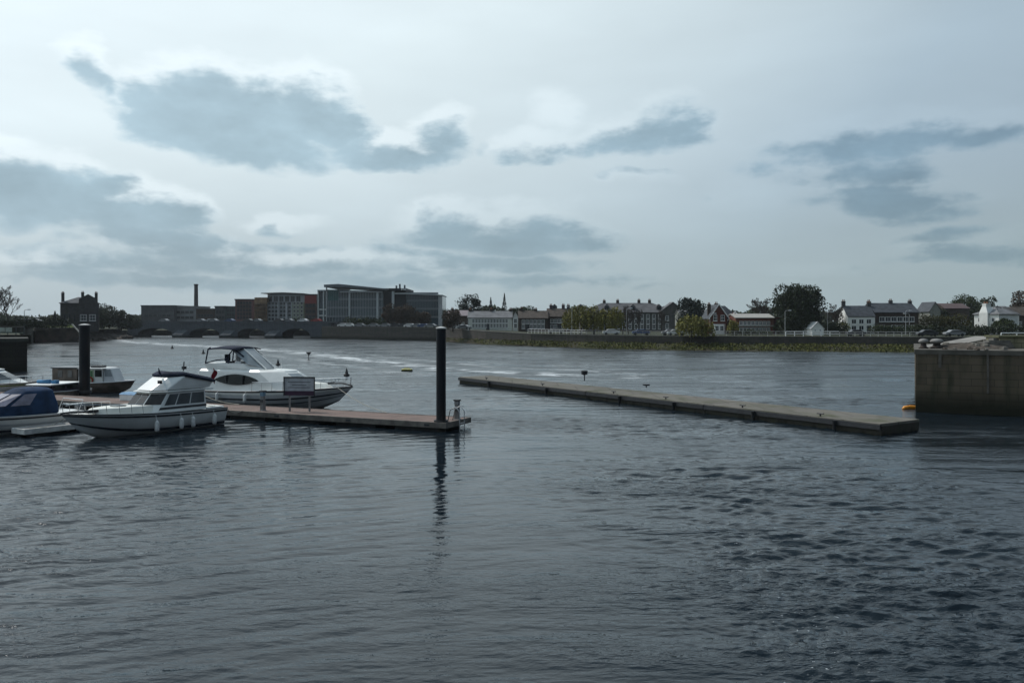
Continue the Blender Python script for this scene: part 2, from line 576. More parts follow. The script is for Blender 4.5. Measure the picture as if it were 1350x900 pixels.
    def nz(scale, det, mp):
        mm = nd(t, 'ShaderNodeMapping')
        mm.inputs['Scale'].default_value = mp[:3]
        mm.inputs['Rotation'].default_value = (0, 0, mp[3])
        t.links.new(tc_.outputs['Object'], mm.inputs[0])
        n = nd(t, 'ShaderNodeTexNoise')
        n.inputs['Scale'].default_value = scale
        n.inputs['Detail'].default_value = det
        n.inputs['Roughness'].default_value = 0.55
        t.links.new(mm.outputs[0], n.inputs['Vector'])
        return n.outputs['Fac']
    fine = nz(7.5, 3, (0.50, 1.0, 1.0, R(-10)))
    small = nz(2.6, 4, (0.45, 1.0, 1.0, R(-14)))
    mid = nz(0.75, 3, (0.42, 1.0, 1.0, R(10)))
    big = nz(0.09, 3, (1.0, 0.6, 1.0, 0.2))
    rip = sstep(t, big, 0.36, 0.62, 0.45, 1.0)
    ra = nd(t, 'ShaderNodeAttribute', attribute_name='ripple')
    rip = mth(t, 'MULTIPLY', rip, ra.outputs['Fac'])
    lanes = nz(0.30, 5, (0.22, 1.0, 1.0, R(-9)))
    lane = sstep(t, lanes, 0.34, 0.66)
    rip = mth(t, 'MULTIPLY', rip, mth(t, 'MULTIPLY_ADD', lane, 1.2, 0.45))
    # creased crests: fold the noise so ripples have narrow dark backs
    def crease(x):
        return mth(t, 'SUBTRACT', 0.5, mth(t, 'ABSOLUTE', mth(t, 'SUBTRACT', x, 0.5)))
    h = mth(t, 'MULTIPLY_ADD', mid, 1.5, mth(t, 'MULTIPLY_ADD', crease(small), 1.0, mth(t, 'MULTIPLY', fine, 0.42)))
    h = mth(t, 'MULTIPLY', h, rip)
    fa = nd(t, 'ShaderNodeAttribute', attribute_name='foam_glint')
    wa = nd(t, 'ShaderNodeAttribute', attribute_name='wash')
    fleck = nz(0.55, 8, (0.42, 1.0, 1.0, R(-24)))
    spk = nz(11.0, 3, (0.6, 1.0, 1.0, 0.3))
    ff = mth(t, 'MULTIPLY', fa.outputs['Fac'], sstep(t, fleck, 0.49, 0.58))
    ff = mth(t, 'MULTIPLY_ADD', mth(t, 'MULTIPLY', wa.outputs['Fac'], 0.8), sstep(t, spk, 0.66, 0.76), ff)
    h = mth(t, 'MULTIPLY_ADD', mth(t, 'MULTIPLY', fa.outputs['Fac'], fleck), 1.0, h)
    bp = nd(t, 'ShaderNodeBump')
    bp.inputs['Strength'].default_value = 1.0
    bp.inputs['Distance'].default_value = 0.07
    t.links.new(h, bp.inputs['Height'])
    t.links.new(bp.outputs[0], b.inputs['Normal'])
    t.links.new(mixc(t, ff, (0.008, 0.014, 0.020), (0.72, 0.76, 0.78)), b.inputs['Base Color'])  # white: painted glitter on the broken water, bubbles in the wash
    ca_ = nd(t, 'ShaderNodeAttribute', attribute_name='chop')
    rg = mth(t, 'MULTIPLY', ca_.outputs['Fac'], mth(t, 'MULTIPLY_ADD', lane, 1.15, 0.40))
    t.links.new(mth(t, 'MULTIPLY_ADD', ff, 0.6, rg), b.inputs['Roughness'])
    me.materials.append(m)
    o = bpy.data.objects.new('water', me)
    col.objects.link(o)
    tag(o, kind='structure')
    return o
make_water()

# ------------------------------------------------------------------ materials
M_STONE = masonry('dark_river_stone', (0.085, 0.075, 0.066), (0.060, 0.055, 0.050), 1.1, 0.42, 0.02, zlow=0.9, zhigh=2.0)
M_QUAY = masonry('weathered_quay_stone', (0.145, 0.114, 0.080), (0.110, 0.088, 0.064), 1.3, 0.46, 0.012, zlow=0.9, zhigh=2.6, streak=0.75)
M_BRIDGE = masonry('grey_bridge_limestone', (0.085, 0.098, 0.115), (0.068, 0.078, 0.092), 1.4, 0.5, 0.02, zlow=0.6, zhigh=1.6)
M_COPE = mat('pale_coping_stone', (0.34, 0.33, 0.31), 0.8, bump=0.01)
M_GROUND = mat('ground_grass_and_tarmac', (0.05, 0.055, 0.035), 0.95, 0.4, 0.08)
M_ROAD = mat('asphalt', (0.055, 0.056, 0.058), 0.9, 0.25, 0.4)
M_BANK = mat('muddy_grass_bank', (0.075, 0.085, 0.028), 0.95, 0.5, 0.12, c2=(0.040, 0.032, 0.024), bump=0.15)
M_ROCK = mat('shore_rock', (0.075, 0.062, 0.052), 0.9, 0.5, 0.5, bump=0.2)
M_CONC = mat('weathered_concrete', (0.15, 0.14, 0.12), 0.9, 0.3, 0.55, c2=(0.19, 0.175, 0.155), bump=0.015)
M_CONCD = masonry('wet_concrete_side', (0.060, 0.055, 0.045), (0.045, 0.042, 0.035), 6.0, 0.6, 0.01, stain=(0.035, 0.045, 0.02), zlow=0.35, zhigh=0.75)
M_WHITE = mat('white_paint', (0.78, 0.79, 0.78), 0.5, 0.06)
M_RENDER = mat('white_render', (0.76, 0.76, 0.73), 0.8, 0.08, 0.6)
M_STEEL = mat('galvanised_steel', (0.42, 0.43, 0.44), 0.45, 0.15, 4, metal=0.7)
M_DARKM = mat('dark_painted_metal', (0.028, 0.030, 0.034), 0.5, 0.2)
M_GLASS = mat('window_glass', (0.022, 0.027, 0.032), 0.08, 0.3, 0.5)
M_SLATE = mat('blue_slate', (0.062, 0.068, 0.078), 0.7, 0.25, 1.2, bump=0.02)
M_SLATEB = mat('brown_tile', (0.085, 0.070, 0.060), 0.8, 0.25, 1.2, bump=0.02)
M_SLATEG = mat('grey_roofing', (0.17, 0.17, 0.175), 0.7, 0.18, 0.6)
M_BRICK = masonry('red_brick', (0.19, 0.062, 0.045), (0.14, 0.05, 0.04), 0.45, 0.15, 0.02)
M_BRICKD = masonry('dark_brick', (0.085, 0.062, 0.052), (0.065, 0.05, 0.044), 0.45, 0.15, 0.02)
M_GREYST = masonry('grey_house_stone', (0.13, 0.125, 0.12), (0.10, 0.096, 0.092), 0.7, 0.3, 0.02)
M_POT = mat('clay_pot', (0.26, 0.13, 0.08), 0.8)

# ------------------------------------------------------------------ land
WALL = [(424, 291, 4.1), (500, 272, 4.1), (575, 256, 4.0), (640, 222, 3.5), (700, 206, 3.05), (800, 190, 2.9), (900, 180, 2.9), (1000, 176, 2.9), (1100, 175, 2.9), (1210, 170, 2.9), (1420, 168, 2.9), (1700, 168, 2.9), (2500, 168, 2.9)]
BANKW = {575: 254, 640: 212.5, 700: 199.6, 800: 178, 900: 166.8, 1000: 164.7, 1100: 160.7, 1210: 156.9, 1420: 154, 1700: 154, 2500: 154}

def land_z(px):
    for a, b in zip(WALL[:-1], WALL[1:]):
        if a[0] <= px <= b[0]:
            f = (px - a[0]) / (b[0] - a[0])
            return a[2] * (1 - f) + b[2] * f
    return WALL[0][2] if px < WALL[0][0] else WALL[-1][2]

def structure(mb, name, m, **kw):
    return tag(mb.build(name, m, **kw), kind='structure')

g = MB()                                                   # the right bank, level behind its wall, falling away to the wide plain
front = [(WX(p, D), D, z - 0.02) for p, D, z in WALL]
back = [(WX(p, D) + 0.35 * WX(p, D), D + 260, z - 0.02) for p, D, z in WALL]
n = len(front)
g.add(front + back, [(i, i + 1, n + i + 1, n + i) for i in range(n - 1)])
g.add([(-4000, 381, 2.3), (4000, 330, 2.3), (4000, 6000, 2.3), (-4000, 6000, 2.3)], [(0, 1, 2, 3)])
LB = [(-58.0, 98), (-66.5, 112), (-106, 176), (-134, 229), (-128.5, 242), (-131, 262), (-141, 300), (-162, 340), (-215, 381)]
g.add([(x, y, 3.6) for x, y in LB] + [(-900, y, 3.6) for x, y in LB], [(i + 9, i, i + 1, i + 10) for i in range(8)])
structure(g, 'ground', M_GROUND)

def strip(name, pts0, pts1, m, nsub=5, seed=1, rough=0.25, cross=7, **kw):
    rr = random.Random(seed)
    rows = []
    P0, P1 = [], []
    for (a, b), (c, d) in zip(zip(pts0[:-1], pts0[1:]), zip(pts1[:-1], pts1[1:])):
        for k in range(nsub):
            f = k / nsub
            P0.append(Vector(a).lerp(Vector(b), f))
            P1.append(Vector(c).lerp(Vector(d), f))
    P0.append(Vector(pts0[-1]))
    P1.append(Vector(pts1[-1]))
    mb = MB()
    vs = []
    for p, q in zip(P0, P1):
        for k in range(cross):
            f = k / (cross - 1)
            v = p.lerp(q, f)
            if 0 < k < cross - 1:
                v += Vector((rr.uniform(-.4, .4), rr.uniform(-.5, .5), rr.uniform(-rough, rough)))
            elif k == 0:
                v += Vector((0, rr.uniform(-1.5, 1.5), 0))
            vs.append(tuple(v))
    fs = []
    for i in range(len(P0) - 1):
        for k in range(cross - 1):
            fs.append((i * cross + k, (i + 1) * cross + k, (i + 1) * cross + k + 1, i * cross + k + 1))
    mb.add(vs, fs)
    return tag(mb.build(name, m, smooth=True), **kw)

bw = [w for w in WALL if w[0] >= 575]
strip('river_bank', [(WX(p, BANKW[p]), BANKW[p], -0.25) for p, D, z in bw], [(WX(p, D), D - 0.05, 1.15) for p, D, z in bw], M_BANK, 12, 3, kind='structure')

def wall_line(name, pts, th, z0, m, label, cat, cope=0.18, parent=None, capm=None, group=None):
    """A masonry wall along pts (x, y, ztop); its face is the polyline, thickness goes away from the camera."""
    t = empty(name, (pts[0][0], pts[0][1], 0), label, cat, group)
    o = Vector((pts[0][0], pts[0][1], 0))
    b, c = MB(), MB()
    for (x0, y0, h0), (x1, y1, h1) in zip(pts[:-1], pts[1:]):
        d = Vector((x1 - x0, y1 - y0, 0)).normalized()
        nn = Vector((-d.y, d.x, 0)) * th
        def quad(za0, za1, zb0, zb1, e):
            p = [Vector((x0, y0, 0)) - nn / th * e, Vector((x1, y1, 0)) - nn / th * e, Vector((x1, y1, 0)) + nn + nn / th * e, Vector((x0, y0, 0)) + nn + nn / th * e]
            lo = [za0, za1, za1, za0]
            hi = [zb0, zb1, zb1, zb0]
            return [tuple(q - o + Vector((0, 0, z))) for q, z in zip(p, lo)], [tuple(q - o + Vector((0, 0, z))) for q, z in zip(p, hi)]
        lo, hi = quad(z0, z0, h0 - cope, h1 - cope, 0)
        b.rings([lo, hi])
        lo, hi = quad(h0 - cope, h1 - cope, h0, h1, 0.07)
        c.rings([lo, hi])
    b.build('masonry', m, t)
    c.build('coping', capm or M_COPE, t)
    return t

M_COPED = mat('dirty_coping_stone', (0.12, 0.115, 0.105), 0.85, 0.3)
wall_line('river_wall', [(WX(p, D), D, z + (0.25 if p < 600 else 0)) for p, D, z in WALL[:4]], 0.8, -1.0, M_STONE, 'long dark stone river wall below the glass office, from the bridge end eastward', 'wall', capm=M_COPED)
wall_line('river_wall', [(WX(p, D), D, z) for p, D, z in WALL[3:]], 0.8, 0.4, M_STONE, 'low dark stone river wall above the grassy bank in front of the houses', 'wall', capm=M_COPED)

# left shore: the near quay block, the quay behind it, the rocky point
t = empty('quay_block', (-58, 98, 0), 'near-black masonry quay block at the left edge, standing in the water', 'quay', rz=R(31))
b = MB(); b.box(-45, 0, 0, 9, -1, 3.6); b.build('masonry', masonry('black_wet_stone', (0.035, 0.032, 0.028), (0.026, 0.024, 0.022), 1.2, 0.45, 0.02, zlow=0.8, zhigh=2.2), t)
b = MB(); b.box(-45, 0.12, -0.12, 9.1, 3.6, 4.02); b.build('coping', mat('dark_coping', (0.06, 0.062, 0.055), 0.85), t)
wall_line('boundary_wall', [(-140, 113.5, 4.2), (-66.8, 113.5, 4.2)], .4, 3.0, mat('black_wall', (0.03, 0.031, 0.028), .9, .4, .5), 'low black boundary wall on the quay block at the left edge', 'wall', cope=.1, capm=mat('black_wall', None))
wall_line('quay_wall', [(-200, 150, 5.0), (-106, 177, 5.0), (-134.5, 230, 4.6)], 1.5, -1, mat('mossy_dark_masonry', (0.045, 0.047, 0.035), 0.9, 0.4, 0.4, bump=0.05), 'mossy dark quay wall behind the near quay block', 'wall', capm=M_COPED)
wall_line('quay_wall', [(-135, 232, 4.3), (-128, 241, 4.2), (-129, 247, 3.9)], 1.2, -1, mat('brown_masonry', (0.06, 0.045, 0.035), 0.9, 0.4, 0.4, bump=0.05), 'brown quay wall below the chimneyed stone house', 'wall', capm=M_COPED)
strip('rocky_shore', [(-126.5, 240, -0.3), (-128, 252, -0.3), (-130, 268, -0.3), (-132.5, 280, -0.3), (-134, 291, -0.3)], [(-137, 247, 3.4), (-138, 258, 3.5), (-140, 272, 3.5), (-142, 285, 3.4), (-145, 302, 3.4)], M_ROCK, 14, 5, 0.55, kind='structure')
rr = random.Random(4)
for k in range(9):                                          # boulders lying on the point
    f = rr.random()
    x, y = -127.5 - 5.5 * f + rr.uniform(-2.5, 0.3), 244 + 44 * f
    mb = MB(); s = rr.uniform(0.7, 1.5)
    mb.rings([[(s * rad * math.cos(a) * rr.uniform(.8, 1.2), s * rad * math.sin(a) * rr.uniform(.8, 1.2), s * z) for a in [2 * math.pi * i / 8 for i in range(8)]] for rad, z in ((.7, -.4), (1, 0), (.8, .45), (.35, .7))])
    o = mb.build('boulder', M_ROCK, loc=(x, y, 0.4), smooth=False)
    tag(o, 'brown boulder on the rocky point beside the old stone bridge', 'boulder', 'boulders on the rocky point')
# slipway rail
t = tag(MB().tube([(WX(95, 240.5), 240.5, 5.3), (WX(108, 238), 238, 2.2)], 0.22, 6).build('slipway_rail', mat('pale_concrete', (0.34, 0.33, 0.30), 0.8)), 'pale sloping concrete kerb of the slipway below the chimneyed house', 'kerb')

# ------------------------------------------------------------------ bridge
BA, BB = Vector((WX(168, 322), 322, 0)), Vector((WX(436, 292), 292, 0))
BL = (BB - BA).length
bang = math.atan2(BB.y - BA.y, BB.x - BA.x)
bt = empty('stone_bridge', BA, 'long dark stone arch bridge crossing the river on the left', 'bridge', rz=bang)
def bx(px):                                                 # position along the bridge of a photo column
    u = (px - 675) / F
    d = (BB - BA) / BL
    return (u * BA.y - BA.x) / (d.x - u * d.y)
piers = [(168, 181), (228, 249), (290, 312), (350, 371), (409, 436)]
ZT = 6.15
poly = [(0, -1), (0, 5.3)]
arches = []
for (a0, a1), (b0, b1) in zip(piers[:-1], piers[1:]):
    arches.append((bx(a1), bx(b0)))
sp = MB()
xs = [0]
top = 5.5
W_ = 7.5
for ax0, ax1 in arches:                                     # each span: spandrel walls and vault as one masonry shell
    nseg = 14
    cx, hw = (ax0 + ax1) / 2, (ax1 - ax0) / 2
    pts = [(cx - hw * math.cos(math.pi * k / nseg), 0.5 + 3.0 * math.sin(math.pi * k / nseg) ** 0.8) for k in range(nseg + 1)]
    sp = MB()
    for (xa, za), (xb, zb) in zip(pts[:-1], pts[1:]):
        sp.rings([[(xa, 0, za), (xb, 0, zb), (xb, 0, top), (xa, 0, top)], [(xa, W_, za), (xb, W_, zb), (xb, W_, top), (xa, W_, top)]], True)
    sp.build('arch_spandrel', M_BRIDGE, bt)
for i, (a, b_) in enumerate(piers):
    x0, x1 = max(bx(a), -2), bx(b_)
    p = MB(); p.box(x0, x1, 0.0, W_, -1.5, top)
    p.build('pier', M_BRIDGE, bt)
    if 0 < i < 4:
        p = MB(); xm, h = (x0 + x1) / 2, (x1 - x0) / 2 + 0.5
        p.rings([[(xm - h, -0.02, -1.5), (xm - h * 0.5, -1.9, -1.5), (xm + h * 0.5, -1.9, -1.5), (xm + h, -0.02, -1.5)], [(xm - h, -0.02, 1.0), (xm - h * 0.5, -1.9, 1.0), (xm + h * 0.5, -1.9, 1.0), (xm + h, -0.02, 1.0)], [(xm - h * .8, -0.02, 2.9), (xm - h * 0.3, -0.2, 2.9), (xm + h * 0.3, -0.2, 2.9), (xm + h * .8, -0.02, 2.9)]])
        p.build('cutwater', M_BRIDGE, bt)
p = MB(); p.box(-14, BL + 3, -0.25, W_ + 0.25, top + 0.003, top + 0.22); p.build('string_course', mat('bridge_string', (0.085, 0.09, 0.1), 0.85), bt)
p = MB(); p.box(-14, BL + 3, -0.15, 0.3, top + 0.22, ZT); p.box(-14, BL + 3, W_ - 0.3, W_ + 0.15, top + 0.22, ZT); p.build('parapet', M_BRIDGE, bt)
# far bank of the river, seen through the arches
wall_line('river_wall', [(-260, 384, 2.3), (-60, 372, 2.3), (10, 366, 2.3)], 1.0, -1, mat('far_wall_stone', (0.26, 0.28, 0.29), 0.9, 0.3, 0.3), 'far grey river wall seen through the bridge arches', 'wall')

# ------------------------------------------------------------------ trees and shrubs
M_BARK = mat('bark', (0.055, 0.046, 0.038), 0.95, 0.3, 2)
M_TWIG = mat('bare_twigs', (0.075, 0.062, 0.055), 0.95, 0.25, 1)
M_LEAFD = mat('dark_evergreen_leaf', (0.018, 0.026, 0.013), 0.75, 0.3, 0.5, c2=(0.04, 0.055, 0.025), island=True, spec=0.25)
M_LEAFO = mat('olive_spring_leaf', (0.14, 0.135, 0.03), 0.8, 0.3, 0.5, c2=(0.25, 0.235, 0.06), island=True, spec=0.2)
M_LEAFM = mat('mid_green_leaf', (0.035, 0.048, 0.022), 0.8, 0.3, 0.5, c2=(0.075, 0.095, 0.04), island=True, spec=0.2)
M_LEAFC = mat('conifer_needle', (0.02, 0.03, 0.024), 0.8, 0.3, 0.5, c2=(0.042, 0.056, 0.046), island=True, spec=0.2)
M_LEAFB = mat('budding_brown_leaf', (0.06, 0.045, 0.034), 0.85, 0.3, 0.5, c2=(0.115, 0.085, 0.06), island=True, spec=0.2)
M_GRASS = mat('bank_grass', (0.075, 0.086, 0.02), 0.9, 0.3, 0.4, c2=(0.13, 0.13, 0.04), island=True, spec=0.15)

def leaves(centres, sizes, rng, flat=0.0):
    """Small leaf-clump faces, one bent quad each, at the given centres."""
    n = len(centres)
    c = np.asarray(centres, float)
    s = np.asarray(sizes, float).reshape(-1, 1)
    d1 = rng.normal(size=(n, 3)); d1 /= np.linalg.norm(d1, axis=1, keepdims=True)
    d2 = rng.normal(size=(n, 3)); d2[:, 2] *= (1 - flat)
    d2 -= d1 * (d1 * d2).sum(1, keepdims=True); d2 /= np.linalg.norm(d2, axis=1, keepdims=True)
    nn = np.cross(d1, d2)
    a = c + d1 * s; b = c + d2 * s * 0.6 + nn * s * 0.2; e = c - d1 * s; f = c - d2 * s * 0.6 + nn * s * 0.2
    v = np.stack([a, b, e, f], 1).reshape(-1, 3)
    return v

def leaf_mesh(name, v, m, parent=None, loc=None):
    n = len(v) // 4
    me = bpy.data.meshes.new(name)
    me.vertices.add(len(v))
    me.vertices.foreach_set('co', v.astype(np.float32).ravel())
    me.loops.add(len(v))
    me.loops.foreach_set('vertex_index', np.arange(len(v), dtype=np.int32))
    me.polygons.add(n)
    me.polygons.foreach_set('loop_start', np.arange(0, len(v), 4, dtype=np.int32))
    me.polygons.foreach_set('loop_total', np.full(n, 4, np.int32))
    me.update(calc_edges=True)
    me.materials.append(m)
    o = bpy.data.objects.new(name, me)
    col.objects.link(o)
    if parent is not None:
        o.parent = parent
    if loc is not None:
        o.location = loc
    return o

def branch_tree(h, spread, seed, levels=4, trunk_r=0.28, fork=0.28, up=0.55, kids=5, twig_r=0.03):
    """Recursive limbs; returns trunk mesh data, twig mesh data and the limb tips."""
    r = random.Random(seed)
    big, fine, tips = MB(), MB(), []
    def grow(p, d, L, rad, lev):
        pts, rads = [p], [rad]
        q = Vector(p)
        dd = Vector(d)
        n = 4
        for k in range(n):
            dd = (dd + Vector((r.uniform(-.16, .16), r.uniform(-.16, .16), r.uniform(-.02, .12)))).normalized()
            q = q + dd * (L / n)
            pts.append(q.copy())
            rads.append(max(rad * (1 - 0.72 * (k + 1) / n), twig_r * 0.6))
        (big if lev < 2 else fine).tube(pts, rads, 6 if lev < 2 else 3, False)
        if lev >= levels:
            tips.append(q)
            return
        m = kids + (2 if lev == 0 else 0)
        for k in range(m):
            f = fork + (1 - fork) * (k + 0.6) / m
            i = min(int(f * n), n - 1)
            base = Vector(pts[i]).lerp(Vector(pts[i + 1]), f * n - i)
            an = 2.4 * k + r.uniform(0, 1.2)
            out = Vector((math.cos(an), math.sin(an), 0))
            ax = (dd * up + out * spread * r.uniform(.7, 1.15) + Vector((0, 0, 0.25))).normalized()
            grow(base, ax, L * r.uniform(.48, .68) * (1.1 - 0.45 * f), max(rad * 0.5 * (1.1 - f * .4), twig_r), lev + 1)
        tips.append(q)
    grow(Vector((0, 0, -0.3)), Vector((r.uniform(-.06, .06), r.uniform(-.06, .06), 1)), h * 0.66, trunk_r, 0)
    return big, fine, tips

def tree_at(px, py, D, z=None):
    return (WX(px, D), D, WZ(py, D) if z is None else z)

def bare_tree(label, loc, h, spread=0.7, seed=1, levels=4, kids=5, group='bare trees', name='bare_tree', twig=0.03):
    t = empty(name, loc, label, 'tree', group)
    big, fine, tips = branch_tree(h, spread, seed, levels, h * 0.022, kids=kids, twig_r=twig)
    big.build('trunk', M_BARK, t, smooth=True)
    fine.build('crown', M_TWIG, t)
    return t

def leafy_tree(label, loc, w, h, m, seed=1, n=5000, leaf=0.22, base=0.22, lobes=26, name='leafy_tree', cat='tree', group=None, flat_top=0.0, trunk=True, depth=None):
    """Crown of leaf clumps set on lobes round an uneven envelope, on a trunk with limbs."""
    rng = np.random.default_rng(seed)
    t = empty(name, loc, label, cat, group)
    dep = depth or w
    zc = h * (base + 1) / 2
    hz = h * (1 - base) / 2
    lob = []
    for k in range(lobes):
        u = rng.normal(size=3); u /= np.linalg.norm(u)
        rad = rng.uniform(0.50, 0.86)
        z = u[2]
        if flat_top:
            z = np.clip(z * (1 + flat_top), -1, 1)
        lob.append((u[0] * rad * w / 2, u[1] * rad * dep / 2, zc + z * rad * hz, rng.uniform(0.16, 0.30) * min(w, 2 * hz)))
    cs = []
    per = n // lobes
    for (x, y, z, r_) in lob:
        q = rng.normal(size=(per, 3)); q /= np.linalg.norm(q, axis=1, keepdims=True)
        q *= (r_ * rng.uniform(0.35, 1.08, size=(per, 1)) ** 0.6)
        q[:, 2] *= 0.8
        cs.append(q + np.array([x, y, z]))
    cs = np.concatenate(cs)
    cs[:, 2] = np.maximum(cs[:, 2], 0.05 + 0.15 * rng.random(len(cs)))
    leaf_mesh('crown', leaves(cs, leaf * rng.uniform(.6, 1.4, len(cs)), rng), m, t)
    if trunk:
        b = MB()
        rr_ = random.Random(seed)
        b.tube([(0, 0, -0.5), (0.1, 0, h * 0.25), (0, 0.1, h * 0.6)], [h * 0.03, h * 0.024, h * 0.010], 8)
        for k in range(5):
            an = k * 1.3 + rr_.random()
            z0 = h * rr_.uniform(.2, .4)
            b.tube([(0, 0, z0), (math.cos(an) * w * .18, math.sin(an) * w * .18, z0 + h * .16), (math.cos(an) * w * .32, math.sin(an) * w * .32, z0 + h * .26)], [h * .013, h * .009, h * .004], 5)
        b.build('trunk', M_BARK, t, smooth=True)
    return t

def willow(label, loc, w, h, seed=1, n=110, name='willow_tree', group='olive willows on the far bank', m=None):
    rng = np.random.default_rng(seed)
    t = empty(name, loc, label, 'tree', group)
    cs = []
    b = MB()
    b.tube([(0, 0, -0.5), (0.1, 0, h * .35), (0, 0, h * .7)], [h * .035, h * .028, h * .012], 7)
    for k in range(8):
        an = k * 0.8
        b.tube([(0, 0, h * .35), (math.cos(an) * w * .2, math.sin(an) * w * .2, h * .72), (math.cos(an) * w * .36, math.sin(an) * w * .36, h * .84)], [h * .016, h * .01, h * .004], 5)
    for k in range(n):
        an, rad = rng.uniform(0, 6.283), math.sqrt(rng.uniform(0.02, 1))
        x, y = math.cos(an) * rad * w / 2, math.sin(an) * rad * w / 2
        z1 = h * (0.98 - 0.34 * rad ** 2 + rng.uniform(-.09, .06))
        z0 = h * rng.uniform(0.08, 0.42)
        m_ = int((z1 - z0) / 0.22)
        for j in range(m_):
            f = j / max(m_, 1)
            cs.append((x * (1 + .10 * f) + rng.normal(0, .09), y * (1 + .10 * f) + rng.normal(0, .09), z1 + (z0 - z1) * f))
    cs = np.array(cs)
    leaf_mesh('crown', leaves(cs, 0.22 * rng.uniform(.6, 1.4, len(cs)), rng), m or M_LEAFO, t)
    b.build('trunk', M_BARK, t, smooth=True)
    return t

def conifer(label, loc, w, h, seed=1, n=1500, m=None, name='conifer_tree', group='conifers'):
    rng = np.random.default_rng(seed)
    t = empty(name, loc, label, 'tree', group)
    f = rng.random(n) ** 0.75
    tier = 0.72 + 0.28 * np.abs(np.sin(f * 24))
    rad = (1 - f) * w / 2 * tier * np.sqrt(rng.uniform(.25, 1, n))
    an = rng.uniform(0, 6.283, n)
    cs = np.stack([rad * np.cos(an), rad * np.sin(an), h * (0.08 + 0.92 * f) - rad * 0.25], 1)
    leaf_mesh('crown', leaves(cs, 0.2 * rng.uniform(.6, 1.3, n), rng, .4), m or M_LEAFC, t)
    MB().tube([(0, 0, -0.4), (0, 0, h * .92)], [h * .022, 0.02], 6).build('trunk', M_BARK, t, smooth=True)
    return t

def shrub(label, loc, w, d, h, m, seed, n=900, leaf=0.16, name='shrub', cat='shrub', group=None):
    rng = np.random.default_rng(seed)
    t = empty(name, loc, label, cat, group)
    k = max(4, int(w * 1.3))
    cx = np.linspace(-w / 2 + h * .4, w / 2 - h * .4, k) if w > h else np.zeros(k)
    i = rng.integers(0, k, n)
    hh = h * (0.8 + 0.35 * rng.random(k))
    q = rng.normal(size=(n, 3)); q /= np.linalg.norm(q, axis=1, keepdims=True)
    q *= rng.uniform(.55, 1.02, (n, 1))
    cs = np.stack([cx[i] + q[:, 0] * h * .62 + rng.normal(0, .1, n), q[:, 1] * d / 2, hh[i] * (0.48 + q[:, 2] * .5)], 1)
    leaf_mesh('foliage', leaves(cs, leaf * rng.uniform(.6, 1.4, n), rng), m, t)
    b = MB()
    for x in cx:
        b.tube([(x, 0, -0.2), (x + 0.05, 0, h * .6)], [.07, .03], 5)
    b.build('stem', M_BARK, t)
    return t

# ------------------------------------------------------------------ buildings
WINC = {}
def window(parent, x, z, w, h, frame=None, y=0.0, rz=0.0, bars=(1, 1), pane=None, lab=None):
    """Window: a proud frame with glazing bars, its pane one level deeper. (x, y) is the middle of the sill line."""
    frame = frame or M_WHITE
    pane = pane or M_GLASS
    key = (round(w, 2), round(h, 2), frame.name, bars, pane.name)
    if key in WINC:
        o = dup(WINC[key], (x, y, z), rz, parent=parent)
        return o
    f = MB()
    t_ = 0.09
    y0, y1 = -0.07, 0.03
    f.box(-w / 2, -w / 2 + t_, y0, y1, 0, h); f.box(w / 2 - t_, w / 2, y0, y1, 0, h)
    f.box(-w / 2 + t_, w / 2 - t_, y0, y1, 0, t_); f.box(-w / 2 + t_, w / 2 - t_, y0, y1, h - t_, h)
    for k in range(1, bars[0] + 1):
        xx = -w / 2 + w * k / (bars[0] + 1)
        f.box(xx - .03, xx + .03, y0 + .01, y1, t_, h - t_)
    for k in range(1, bars[1] + 1):
        zz = h * k / (bars[1] + 1)
        f.box(-w / 2 + t_, w / 2 - t_, y0 + .012, y1, zz - .03, zz + .03)
    f.box(-w / 2 - .1, w / 2 + .1, -0.14, y1, -0.1, -0.002)
    o = f.build('window', frame, parent)
    o.location = (x, y, z); o.rotation_euler = (0, 0, rz)
    p = MB(); p.box(-w / 2 + t_ * .5, w / 2 - t_ * .5, -0.03, 0.02, t_ * .5, h - t_ * .5)
    p.build('pane', pane, o)
    WINC[key] = o
    return o

def door(parent, x, z, w, h, m, y=0.0, rz=0.0):
    f = MB(); f.box(-w / 2, w / 2, -0.06, 0.03, 0, h)
    for zz in (0.15, 0.55):
        f.box(-w * .36, w * .36, -0.08, -0.061, h * zz, h * (zz + .3))
    d = f.build('door', m, parent); d.location = (x, y, z); d.rotation_euler = (0, 0, rz)
    k = MB(); k.box(w * .30, w * .38, -0.12, -0.06, h * .47, h * .50); k.build('handle', M_STEEL, d)

def chimney(roof, x, y, z0, z1, m, w=0.9, d=0.6, pots=2):
    c = MB(); c.box(x - w / 2, x + w / 2, y - d / 2, y + d / 2, z0, z1 - .12); c.box(x - w / 2 - .07, x + w / 2 + .07, y - d / 2 - .07, y + d / 2 + .07, z1 - .12, z1)
    o = c.build('chimney', m, roof)
    q = MB()
    for k in range(pots):
        xx = x + (k - (pots - 1) / 2) * w * .42
        q.lathe([(.13, z1 + .002), (.11, z1 + .4), (.14, z1 + .45)], xx, y, 8)
    q.build('chimney_pot', M_POT, o)

